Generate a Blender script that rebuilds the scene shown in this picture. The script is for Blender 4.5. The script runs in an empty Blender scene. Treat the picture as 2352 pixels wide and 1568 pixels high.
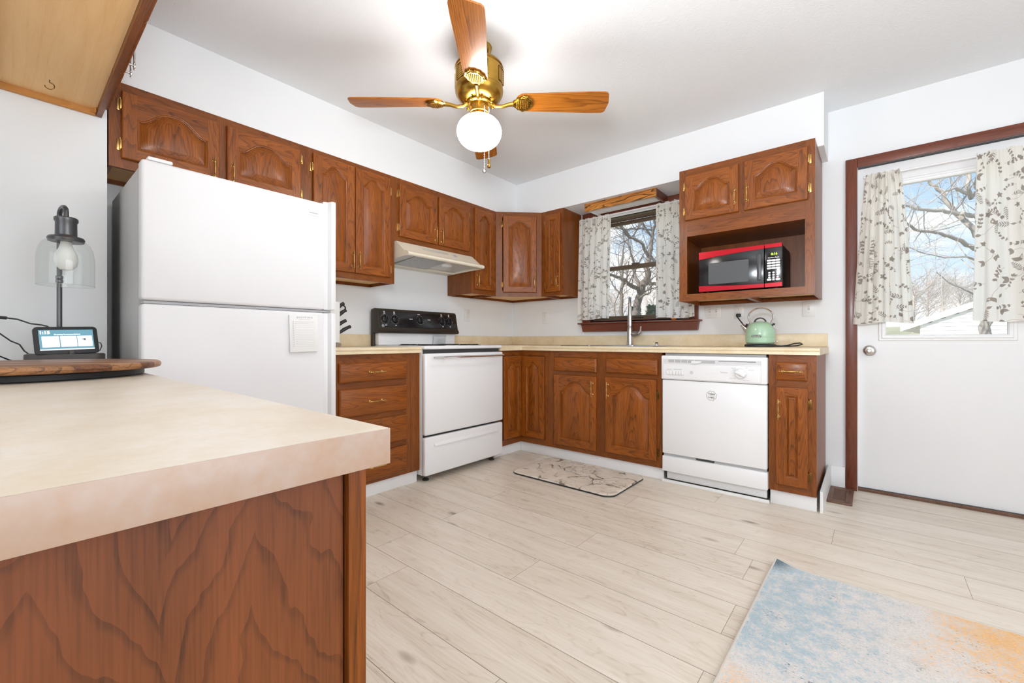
import bpy, bmesh, math, random
from mathutils import Matrix, Vector
from math import pi, sin, cos, radians

# ------------------------------------------------------------------ camera, world, light, exposure
sc = bpy.context.scene
COL = sc.collection
sc.view_settings.view_transform = 'Standard'
sc.view_settings.look = 'None'
sc.view_settings.exposure = 0.29
sc.view_settings.gamma = 1.0
sc.view_settings.use_curve_mapping = False
try:
    sc.cycles.use_denoising = True
    sc.cycles.max_bounces = 10
    sc.cycles.diffuse_bounces = 6
    sc.cycles.transparent_max_bounces = 16
    sc.cycles.sample_clamp_indirect = 6.0
except Exception:
    pass

cam_d = bpy.data.cameras.new('camera')
cam = bpy.data.objects.new('camera', cam_d)
COL.objects.link(cam)
cam_d.sensor_width = 36.0
cam_d.lens = 36.0 * 982.95 / 2352.0
cam_d.clip_start = 0.05
cam_d.clip_end = 300
cam.location = (2.9439, -3.501, 0.9497)
cam.rotation_euler = (radians(90), 0, radians(40.1438))
sc.camera = cam

world = bpy.data.worlds.new('sky')
sc.world = world
world.use_nodes = True
wn = world.node_tree.nodes
wl = world.node_tree.links
wn.clear()
w_out = wn.new('ShaderNodeOutputWorld')
w_bg = wn.new('ShaderNodeBackground')
w_geo = wn.new('ShaderNodeTexCoord')
w_sep = wn.new('ShaderNodeSeparateXYZ')
wl.new(w_geo.outputs['Generated'], w_sep.inputs[0])
w_ramp = wn.new('ShaderNodeValToRGB')
cr = w_ramp.color_ramp
cr.elements[0].position = 0.0
cr.elements[0].color = (0.86, 0.92, 1.0, 1)
cr.elements[1].position = 0.65
cr.elements[1].color = (0.17, 0.42, 0.86, 1)
e = cr.elements.new(0.12); e.color = (0.62, 0.80, 1.0, 1)
e = cr.elements.new(0.36); e.color = (0.31, 0.58, 0.96, 1)
wl.new(w_sep.outputs['Z'], w_ramp.inputs[0])
w_map = wn.new('ShaderNodeMapping')
w_map.inputs['Scale'].default_value = (1.0, 1.0, 2.4)
w_map.inputs['Location'].default_value = (0.35, 0.1, 0.25)
wl.new(w_geo.outputs['Generated'], w_map.inputs[0])
w_noise = wn.new('ShaderNodeTexNoise')
w_noise.inputs['Scale'].default_value = 3.2
w_noise.inputs['Detail'].default_value = 7
w_noise.inputs['Roughness'].default_value = 0.52
wl.new(w_map.outputs[0], w_noise.inputs['Vector'])
w_cr = wn.new('ShaderNodeValToRGB')
w_cr.color_ramp.elements[0].position = 0.50
w_cr.color_ramp.elements[1].position = 0.60
wl.new(w_noise.outputs['Fac'], w_cr.inputs[0])
w_mix = wn.new('ShaderNodeMixRGB')
wl.new(w_cr.outputs[0], w_mix.inputs[0])
wl.new(w_ramp.outputs[0], w_mix.inputs[1])
w_mix.inputs[2].default_value = (1.15, 1.15, 1.15, 1)
wl.new(w_mix.outputs[0], w_bg.inputs[0])
w_bg.inputs[1].default_value = 0.95
wl.new(w_bg.outputs[0], w_out.inputs[0])


def light(name, kind, loc, rot=(0, 0, 0), energy=100, color=(1, 1, 1), **k):
    d = bpy.data.lights.new(name, kind)
    d.energy = energy
    d.color = color
    for a, v in k.items():
        setattr(d, a, v)
    o = bpy.data.objects.new(name, d)
    COL.objects.link(o)
    o.location = loc
    o.rotation_euler = rot
    return o

# sun lighting the garden from behind the house
light('sun', 'SUN', (0, -10, 20), (radians(52), 0, radians(-25)), 6.5, (1, 0.96, 0.9), angle=0.02)
# added fill lights out of view; the room shell has no openings there
light('rear_fill', 'AREA', (2.9, -6.08, 1.35), (radians(90), 0, 0), 24, (0.88, 0.945, 1.0), shape='RECTANGLE', size=2.6, size_y=2.1)  # added cool fill behind the camera, facing the sink wall
light('right_fill', 'AREA', (4.58, -2.75, 1.3), (radians(90), 0, radians(90)), 26, (0.88, 0.945, 1.0), shape='RECTANGLE', size=2.0, size_y=1.7)  # added fill by the right wall, brightens the fridge and range side
light('ceiling_bounce_fill', 'AREA', (2.75, -3.35, 1.45), (radians(180 - 42), 0, radians(0)), 38, (0.88, 0.945, 1.0), shape='DISK', size=0.35)  # added unseen fill, tilted up and forward to even out the kitchen

# ------------------------------------------------------------------ mesh helpers
random.seed(7)
ORIG = {}
AX = {'x': (1, 2, 0), 'y': (0, 2, 1), 'z': (0, 1, 2)}


def lin(h):
    h = h.lstrip('#')
    out = []
    for i in (0, 2, 4):
        c = int(h[i:i + 2], 16) / 255
        out.append(c / 12.92 if c <= 0.04045 else ((c + 0.055) / 1.055) ** 2.4)
    return (*out, 1)


class MB:
    def __init__(s, M=None):
        s.v = []; s.f = []; s.mi = []; s.gc = []; s.col = []
        s.M = M or Matrix.Identity(4)
        s.uv = None

    def add(s, verts, faces, m=0, grain='z', off=None, gscale=1.0):
        b = len(s.v)
        if off is None:
            off = (random.uniform(-.03, .03), random.uniform(.01, .05), random.uniform(-3, 3))
        a = AX[grain]
        xs = [Vector(p) for p in verts]
        if not xs:
            return
        c = sum(xs, Vector()) / len(xs)
        e0 = max(p[a[0]] for p in xs) - min(p[a[0]] for p in xs); e1 = max(p[a[1]] for p in xs) - min(p[a[1]] for p in xs)
        if e0 < e1: a = (a[1], a[0], a[2])
        flip = s.M.to_3x3().determinant() < 0
        for p in xs:
            q = p - c
            s.gc.append((q[a[0]] * gscale + off[0], q[a[1]] * gscale + off[1], q[a[2]] * gscale + off[2]))
            s.v.append(s.M @ p)
        for f in faces:
            f = tuple(i + b for i in f)
            s.f.append(tuple(reversed(f)) if flip else f)
            s.mi.append(m)

    def box(s, x0, x1, y0, y1, z0, z1, m=0, grain='z', bev=0.0, seg=2, off=None):
        x0, x1 = min(x0, x1), max(x0, x1); y0, y1 = min(y0, y1), max(y0, y1); z0, z1 = min(z0, z1), max(z0, z1)
        V = [(x0, y0, z0), (x1, y0, z0), (x1, y1, z0), (x0, y1, z0), (x0, y0, z1), (x1, y0, z1), (x1, y1, z1), (x0, y1, z1)]
        Fc = [(0, 3, 2, 1), (4, 5, 6, 7), (0, 1, 5, 4), (1, 2, 6, 5), (2, 3, 7, 6), (3, 0, 4, 7)]
        if bev > 0:
            bm = bmesh.new()
            vs = [bm.verts.new(p) for p in V]
            for f in Fc:
                bm.faces.new([vs[i] for i in f])
            bmesh.ops.bevel(bm, geom=list(bm.edges), offset=bev, segments=seg, profile=0.5, affect='EDGES')
            s.bm(bm, m, grain, off)
        else:
            s.add(V, Fc, m, grain, off)

    def bm(s, bm, m=0, grain='z', off=None):
        bm.verts.ensure_lookup_table(); bm.verts.index_update()
        s.add([v.co.copy() for v in bm.verts], [tuple(v.index for v in f.verts) for f in bm.faces], m, grain, off)
        bm.free()

    def prism(s, poly, a0, a1, axis='z', m=0, grain='z', bev=0.0, seg=2, off=None):
        """poly = 2D points; extruded along axis from a0 to a1. axis z: (x,y); y: (x,z); x: (y,z)"""
        def P(p, a):
            if axis == 'z': return Vector((p[0], p[1], a))
            if axis == 'y': return Vector((p[0], a, p[1]))
            return Vector((a, p[0], p[1]))
        bm = bmesh.new()
        A = [bm.verts.new(P(p, a0)) for p in poly]
        B = [bm.verts.new(P(p, a1)) for p in poly]
        n = len(poly)
        bm.faces.new(A); bm.faces.new(B)
        for i in range(n):
            bm.faces.new((A[i], A[(i + 1) % n], B[(i + 1) % n], B[i]))
        bmesh.ops.recalc_face_normals(bm, faces=bm.faces)
        if bev > 0:
            es = [e for e in bm.edges if (e.verts[0] in A) == (e.verts[1] in A) and abs(1) and len(e.link_faces) == 2 and (len(e.link_faces[0].verts) == n or len(e.link_faces[1].verts) == n)] if n != 4 else list(bm.edges)
            bmesh.ops.bevel(bm, geom=es, offset=bev, segments=seg, profile=0.5, affect='EDGES')
        s.bm(bm, m, grain, off)

    def loft(s, loops, m=0, closed=True, cap0=False, cap1=False, grain='z', off=None, flip=False):
        n = len(loops[0])
        V = [p for L in loops for p in L]
        Fc = []
        r = n if closed else n - 1
        for k in range(len(loops) - 1):
            for i in range(r):
                j = (i + 1) % n
                q = (k * n + i, k * n + j, (k + 1) * n + j, (k + 1) * n + i)
                Fc.append(q[::-1] if flip else q)
        if cap0: Fc.append(tuple(range(n))[::-1] if not flip else tuple(range(n)))
        if cap1:
            q = tuple((len(loops) - 1) * n + i for i in range(n))
            Fc.append(q if not flip else q[::-1])
        s.add(V, Fc, m, grain, off)

    def lathe(s, prof, c=(0, 0, 0), axis='z', n=32, m=0, sx=1.0, sy=1.0, ang=2 * pi):
        """prof = (radius, height) pairs, ascending from the bottom"""
        c = Vector(c)
        loops = []
        for r, h in prof:
            L = []
            for i in range(n):
                t = 2 * pi * i / n
                a, b = r * cos(t) * sx, r * sin(t) * sy
                if axis == 'z': q = Vector((a, b, h))
                elif axis == 'x': q = Vector((h, a, b))
                else: q = Vector((b, h, a))
                L.append(c + q)
            loops.append(L)
        s.loft(loops, m, True, prof[0][0] > 1e-5, prof[-1][0] > 1e-5)

    def tube(s, pts, r, n=8, m=0, caps=True, closed=False):
        pts = [Vector(p) for p in pts]
        if not hasattr(r, '__len__'): r = [r] * len(pts)
        loops = []
        N = len(pts)
        up = None
        for i, p in enumerate(pts):
            if closed: d = pts[(i + 1) % N] - pts[i - 1]
            else: d = pts[min(i + 1, N - 1)] - pts[max(i - 1, 0)]
            if d.length < 1e-9: d = Vector((0, 0, 1))
            d.normalize()
            if up is None:
                up = Vector((0, 0, 1)) if abs(d.z) < .9 else Vector((1, 0, 0))
            a = d.cross(up)
            if a.length < 1e-4:
                up = Vector((1, 0, 0)) if abs(d.x) < .9 else Vector((0, 1, 0)); a = d.cross(up)
            a.normalize(); b = d.cross(a).normalized()
            up = -b if (-b).dot(up) > 0 else b
            a = d.cross(up).normalized(); b = a.cross(d)
            loops.append([p + a * (r[i] * cos(2 * pi * k / n)) + b * (r[i] * sin(2 * pi * k / n)) for k in range(n)])
        if closed: loops.append(loops[0])
        s.loft(loops, m, True, caps and not closed, caps and not closed, flip=True)

    def build(s, name, mats, parent=None, smooth=35, kind=None, label=None):
        if not isinstance(mats, (list, tuple)): mats = [mats]
        lo = [min(p[i] for p in s.v) for i in range(3)]; hi = [max(p[i] for p in s.v) for i in range(3)]
        c = Vector([(lo[i] + hi[i]) / 2 for i in range(3)])
        if parent is None: c.z = lo[2]
        me = bpy.data.meshes.new(name)
        me.from_pydata([tuple(p - c) for p in s.v], [], s.f)
        for m in mats: me.materials.append(m)
        if len(mats) > 1: me.polygons.foreach_set('material_index', s.mi)
        at = me.attributes.new('gc', 'FLOAT_VECTOR', 'POINT')
        at.data.foreach_set('vector', [x for g in s.gc for x in g])
        me.update()
        if smooth:
            me.polygons.foreach_set('use_smooth', [True] * len(me.polygons))
            me.set_sharp_from_angle(angle=radians(smooth))
        o = bpy.data.objects.new(name, me)
        COL.objects.link(o)
        if parent is not None:
            o.parent = parent
            o.location = c - ORIG[parent.name]
        else:
            o.location = c
        ORIG[o.name] = c
        if kind: o['kind'] = kind
        if label: o['label'] = label
        return o


def thing(name, label, cat, loc, group=None):
    o = bpy.data.objects.new(name, None)
    COL.objects.link(o)
    o.empty_display_size = .05
    o.location = loc
    ORIG[o.name] = Vector(loc)
    o['label'] = label; o['category'] = cat
    if group: o['group'] = group
    return o


def tag(o, label, cat, group=None):
    o['label'] = label; o['category'] = cat
    if group: o['group'] = group
    return o


def T(x, y, z, ang=0):
    return Matrix.Translation((x, y, z)) @ Matrix.Rotation(radians(ang), 4, 'Z')


def text(mb, s, size, M, m=0, depth=0.0004, align='CENTER', bold=0.0):
    cu = bpy.data.curves.new('t', 'FONT')
    cu.body = s; cu.size = size; cu.align_x = align; cu.align_y = 'CENTER'; cu.extrude = depth; cu.offset = bold
    cu.resolution_u = 3
    o = bpy.data.objects.new('t', cu)
    COL.objects.link(o)
    dg = bpy.context.evaluated_depsgraph_get()
    me = bpy.data.meshes.new_from_object(o.evaluated_get(dg))
    old = mb.M
    mb.M = old @ M
    mb.add([v.co.copy() for v in me.vertices], [tuple(p.vertices) for p in me.polygons], m)
    mb.M = old
    bpy.data.objects.remove(o); bpy.data.curves.remove(cu); bpy.data.meshes.remove(me)

# text plane facing -Y (front of a back-wall unit): x right, y up -> z
FRONT = Matrix.Rotation(radians(90), 4, 'X')

# ------------------------------------------------------------------ materials


def new_mat(name):
    m = bpy.data.materials.new(name)
    m.use_nodes = True
    nt = m.node_tree
    b = nt.nodes['Principled BSDF']
    return m, nt, b


def N(nt, t, **k):
    n = nt.nodes.new('ShaderNode' + t)
    for a, v in k.items():
        if a.startswith('_'): setattr(n, a[1:], v)
        else:
            key = a.replace('__', ' ')
            n.inputs[key].default_value = v
    return n


def plain(name, col, rough=.5, metal=0.0, bump=0, bscale=200, spec=None, coat=0, var=0.0, vscale=8, emit=None, es=1.0, trans=0):
    m, nt, b = new_mat(name)
    c = lin(col) if isinstance(col, str) else col
    b.inputs['Base Color'].default_value = c
    b.inputs['Roughness'].default_value = rough
    b.inputs['Metallic'].default_value = metal
    if spec is not None: b.inputs['Specular IOR Level'].default_value = spec
    if coat: b.inputs['Coat Weight'].default_value = coat; b.inputs['Coat Roughness'].default_value = .12
    if emit is not None:
        b.inputs['Emission Color'].default_value = lin(emit) if isinstance(emit, str) else emit
        b.inputs['Emission Strength'].default_value = es
    tc = N(nt, 'TexCoord')
    n = N(nt, 'TexNoise', Scale=vscale, Detail=4.0)
    nt.links.new(tc.outputs['Object'], n.inputs['Vector'])
    if var:
        mr = N(nt, 'MapRange'); mr.inputs[3].default_value = 1 - var; mr.inputs[4].default_value = 1 + var
        mr.inputs[1].default_value = .3; mr.inputs[2].default_value = .7
        nt.links.new(n.outputs['Fac'], mr.inputs[0])
        mx = N(nt, 'MixRGB', _blend_type='MULTIPLY'); mx.inputs[0].default_value = 1; mx.inputs[1].default_value = c
        nt.links.new(mr.outputs[0], mx.inputs[2]); nt.links.new(mx.outputs[0], b.inputs['Base Color'])
    if bump:
        n2 = N(nt, 'TexNoise', Scale=bscale, Detail=3.0)
        nt.links.new(tc.outputs['Object'], n2.inputs['Vector'])
        bp = N(nt, 'Bump', Strength=bump, Distance=.002)
        nt.links.new(n2.outputs['Fac'], bp.inputs['Height']); nt.links.new(bp.outputs[0], b.inputs['Normal'])
    return m


def wood(name, light_c, mid_c, dark_c, freq=120, slope=.09, rough=.38, coat=.12, pores=.55, dist=.012, band=.5, vee=0):
    """sliced-tree figure: rings of a slightly conical trunk around the grain axis stored in attribute gc"""
    m, nt, b = new_mat(name)
    L = nt.links.new
    at = N(nt, 'Attribute', _attribute_name='gc')
    mp = N(nt, 'Mapping'); mp.inputs['Scale'].default_value = (9, 9, 1.1) if not vee else (14, 14, 7)
    L(at.outputs['Vector'], mp.inputs[0])
    nz = N(nt, 'TexNoise', Scale=1.0, Detail=3.0); L(mp.outputs[0], nz.inputs['Vector'])
    sub = N(nt, 'VectorMath', _operation='SUBTRACT'); sub.inputs[1].default_value = (.5, .5, .5); L(nz.outputs['Color'], sub.inputs[0])
    scl = N(nt, 'VectorMath', _operation='SCALE'); scl.inputs['Scale'].default_value = dist * 4; L(sub.outputs[0], scl.inputs[0])
    add = N(nt, 'VectorMath', _operation='ADD'); L(at.outputs['Vector'], add.inputs[0]); L(scl.outputs[0], add.inputs[1])
    sp = N(nt, 'SeparateXYZ'); L(add.outputs[0], sp.inputs[0])
    m1 = N(nt, 'Math', _operation='MULTIPLY_ADD'); m1.inputs[1].default_value = slope; L(sp.outputs['Z'], m1.inputs[0]); L(sp.outputs['Y'], m1.inputs[2])
    sq1 = N(nt, 'Math', _operation='MULTIPLY'); L(m1.outputs[0], sq1.inputs[0]); L(m1.outputs[0], sq1.inputs[1])
    sq2 = N(nt, 'Math', _operation='MULTIPLY'); L(sp.outputs['X'], sq2.inputs[0]); L(sp.outputs['X'], sq2.inputs[1])
    sm = N(nt, 'Math', _operation='ADD'); L(sq1.outputs[0], sm.inputs[0]); L(sq2.outputs[0], sm.inputs[1])
    rt = N(nt, 'Math', _operation='SQRT'); L(sm.outputs[0], rt.inputs[0])
    if vee:      # mirrored veneer leaves: nested V figure
        pg = N(nt, 'Math', _operation='PINGPONG'); pg.inputs[1].default_value = vee / 2; L(sp.outputs['X'], pg.inputs[0])
        rt = N(nt, 'Math', _operation='MULTIPLY_ADD'); rt.inputs[1].default_value = slope; L(sp.outputs['Z'], rt.inputs[0]); L(pg.outputs[0], rt.inputs[2])
    fr = N(nt, 'Math', _operation='MULTIPLY'); fr.inputs[1].default_value = freq; L(rt.outputs[0], fr.inputs[0])
    fc = N(nt, 'Math', _operation='FRACT'); L(fr.outputs[0], fc.inputs[0])
    rp = N(nt, 'ValToRGB'); L(fc.outputs[0], rp.inputs[0])
    r = rp.color_ramp; r.elements[0].position = 0; r.elements[0].color = (.25, .25, .25, 1)
    r.elements[1].position = 1; r.elements[1].color = (1, 1, 1, 1)
    e = r.elements.new(.72); e.color = (.38, .38, .38, 1)
    e = r.elements.new(.9); e.color = (.95, .95, .95, 1)
    # long fibres and pores
    mp2 = N(nt, 'Mapping'); mp2.inputs['Scale'].default_value = (420, 420, 14); L(at.outputs['Vector'], mp2.inputs[0])
    n2 = N(nt, 'TexNoise', Scale=1.0, Detail=2.0); L(mp2.outputs[0], n2.inputs['Vector'])
    mr = N(nt, 'MapRange'); mr.inputs[1].default_value = .42; mr.inputs[2].default_value = .68; L(n2.outputs['Fac'], mr.inputs[0])
    mp3 = N(nt, 'Mapping'); mp3.inputs['Scale'].default_value = (22, 22, 2.2); L(at.outputs['Vector'], mp3.inputs[0])
    n3 = N(nt, 'TexNoise', Scale=1.0, Detail=3.0); L(mp3.outputs[0], n3.inputs['Vector'])
    fm = N(nt, 'Math', _operation='MULTIPLY'); fm.inputs[1].default_value = band; L(rp.outputs[0], fm.inputs[0])
    pm = N(nt, 'Math', _operation='MULTIPLY_ADD'); pm.inputs[1].default_value = pores * .55; L(mr.outputs[0], pm.inputs[0]); L(fm.outputs[0], pm.inputs[2])
    lm = N(nt, 'MapRange'); lm.inputs[1].default_value = .3; lm.inputs[2].default_value = .7; lm.inputs[3].default_value = -.14; lm.inputs[4].default_value = .24
    L(n3.outputs['Fac'], lm.inputs[0])
    tot = N(nt, 'Math', _operation='ADD', _use_clamp=True); L(pm.outputs[0], tot.inputs[0]); L(lm.outputs[0], tot.inputs[1])
    cr = N(nt, 'ValToRGB'); L(tot.outputs[0], cr.inputs[0])
    q = cr.color_ramp; q.elements[0].position = 0; q.elements[0].color = lin(light_c); q.elements[1].position = 1; q.elements[1].color = lin(dark_c)
    e = q.elements.new(.45); e.color = lin(mid_c)
    L(cr.outputs[0], b.inputs['Base Color'])
    b.inputs['Roughness'].default_value = rough
    b.inputs['Coat Weight'].default_value = coat
    b.inputs['Coat Roughness'].default_value = .2
    b.inputs['Specular IOR Level'].default_value = .38
    bp = N(nt, 'Bump', Strength=.18, Distance=.0012); L(tot.outputs[0], bp.inputs['Height']); bp.invert = True
    L(bp.outputs[0], b.inputs['Normal'])
    return m


OAK = wood('red_oak', '#A15917', '#80420D', '#3C1D07', freq=170, slope=.05, band=.46, pores=.62)
OAK_H = wood('red_oak_frame', '#8F4E17', '#733B0C', '#3A1B08', freq=240, slope=.03, band=.38, pores=.6)
PLY = wood('red_oak_veneer', '#804726', '#6B3A1D', '#3A1E10', freq=36, slope=.44, rough=.45, coat=.12, pores=.45, dist=.022, band=.45, vee=.147)
PALE = wood('pale_underside_wood', '#F2C890', '#E8B87C', '#D29C60', freq=40, slope=.04, rough=.6, coat=0, pores=.25, band=.16)
PALE2 = wood('honey_cleat_wood', '#CE9350', '#BC8040', '#9A6230', freq=90, slope=.03, rough=.6, coat=0, pores=.3, band=.3)
DARK = wood('mahogany_trim', '#7B4029', '#6B3523', '#481F15', freq=160, slope=.03, rough=.4, coat=.3, band=.4)
BLADE = wood('golden_oak_blade', '#BE7629', '#A5601B', '#65350D', freq=110, slope=.035, rough=.3, coat=.4, band=.6)
ACACIA = wood('acacia_board', '#B58254', '#946640', '#4E3524', freq=70, slope=.06, rough=.45, coat=.1, band=.6, dist=.03)
ACACIA2 = wood('dark_acacia_strip', '#8A5A3A', '#6A4128', '#3A2215', freq=70, slope=.06, rough=.45, coat=.1, band=.6, dist=.03)
VALW = wood('striped_valance_wood', '#DC9A44', '#B9742B', '#43220E', freq=75, slope=.035, rough=.4, coat=.2, band=.9, dist=.05)
BROWNV = wood('brown_register_wood', '#7A5A48', '#6A4A3A', '#4A3026', freq=160, slope=.03, rough=.5, coat=.1, band=.4)

WALL = plain('white_wall_paint', (.82, .835, .85, 1), .75, bump=.08, bscale=140)
TRIMW = plain('white_trim_paint', (.84, .84, .845, 1), .4)
DOORW = plain('white_door_paint', (.80, .80, .81, 1), .42, bump=.03, bscale=60)
APPL = plain('white_appliance_enamel', (.83, .83, .84, 1), .28)
FRIDGEW = plain('white_textured_fridge_steel', (.785, .785, .80, 1), .38, bump=.22, bscale=420)
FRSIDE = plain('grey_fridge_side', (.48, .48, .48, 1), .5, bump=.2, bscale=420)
GASK = plain('dark_gap', (.05, .05, .05, 1), .6)
GREYP = plain('grey_plastic', (.45, .45, .46, 1), .45)
LGREY = plain('light_grey_print', (.45, .45, .47, 1), .5)
ALMOND = plain('almond_enamel', '#E4DCC8', .3)
ALU = plain('aluminium_mesh', (.5, .5, .5, 1), .4, .6, bump=1.0, bscale=260, var=.35, vscale=220)
STEEL = plain('brushed_nickel', (.58, .56, .53, 1), .28, 1.0)
CHROME = plain('chrome', (.78, .78, .8, 1), .12, 1.0)
BRASS = plain('antique_brass', '#C7A263', .28, 1.0, var=.15, vscale=60)
BRASSF = plain('fan_brass', '#B0893C', .26, 1.0, var=.08, vscale=40)
DBRASS = plain('dark_brass_hinge', '#7A5A30', .35, 1.0)
GUN = plain('gunmetal', (.13, .13, .135, 1), .33, .9)
BLACK = plain('black_gloss_plastic', (.012, .012, .014, 1), .16)
BLACKM = plain('black_matte_plastic', (.02, .02, .022, 1), .5)
BRONZE = plain('dark_bronze_side', '#3A332B', .4, .3)
CHAR = plain('charcoal_base', '#45423F', .5)
WHITEP = plain('white_plastic', (.8, .8, .8, 1), .35)
PRINTW = plain('white_print', (.85, .85, .85, 1), .5)
PRINTK = plain('black_print', (.03, .03, .03, 1), .5)
MINT = plain('mint_enamel', '#A9CBAE', .18, coat=.4)
RED = plain('red_metallic_panel', '#C80F26', .25, .35, coat=.4)
ORANGE = plain('orange_pumpkin_glaze', '#E0812A', .4)
PAPER = plain('white_paper', (.82, .82, .81, 1), .8)
SINKST = plain('stainless_sink', (.6, .6, .61, 1), .25, 1.0)
BROWNAL = plain('bronze_window_aluminium', '#5B4A3C', .45, .2)
SLATE = plain('dark_screen_glass', (.02, .022, .025, 1), .08)
GREYW = plain('grey_window_mesh', '#56585A', .3)


def ceiling_mat():
    m, nt, b = new_mat('knockdown_ceiling_paint')
    L = nt.links.new
    b.inputs['Base Color'].default_value = (.81, .825, .84, 1); b.inputs['Roughness'].default_value = .85
    tc = N(nt, 'TexCoord')
    n1 = N(nt, 'TexNoise', Scale=7.0, Detail=2.0); L(tc.outputs['Object'], n1.inputs['Vector'])
    mx = N(nt, 'MixRGB', _blend_type='ADD'); mx.inputs[0].default_value = .25
    L(tc.outputs['Object'], mx.inputs[1]); L(n1.outputs['Color'], mx.inputs[2])
    n2 = N(nt, 'TexNoise', Scale=55.0, Detail=3.0, Distortion=1.6); L(mx.outputs[0], n2.inputs['Vector'])
    bp = N(nt, 'Bump', Strength=.35, Distance=.004); L(n2.outputs['Fac'], bp.inputs['Height']); L(bp.outputs[0], b.inputs['Normal'])
    return m


def counter_mat(name, a, bcol, c):
    m, nt, b = new_mat(name)
    L = nt.links.new
    tc = N(nt, 'TexCoord')
    n1 = N(nt, 'TexNoise', Scale=9.0, Detail=6.0, Roughness=.6); L(tc.outputs['Object'], n1.inputs['Vector'])
    n2 = N(nt, 'TexNoise', Scale=90.0, Detail=3.0); L(tc.outputs['Object'], n2.inputs['Vector'])
    ad = N(nt, 'Math', _operation='MULTIPLY_ADD'); ad.inputs[1].default_value = .35; L(n2.outputs['Fac'], ad.inputs[0]); L(n1.outputs['Fac'], ad.inputs[2])
    r = N(nt, 'ValToRGB'); L(ad.outputs[0], r.inputs[0])
    q = r.color_ramp; q.elements[0].position = .5; q.elements[0].color = lin(a); q.elements[1].position = .86; q.elements[1].color = lin(c)
    e = q.elements.new(.68); e.color = lin(bcol)
    L(r.outputs[0], b.inputs['Base Color']); b.inputs['Roughness'].default_value = .34
    return m


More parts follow.
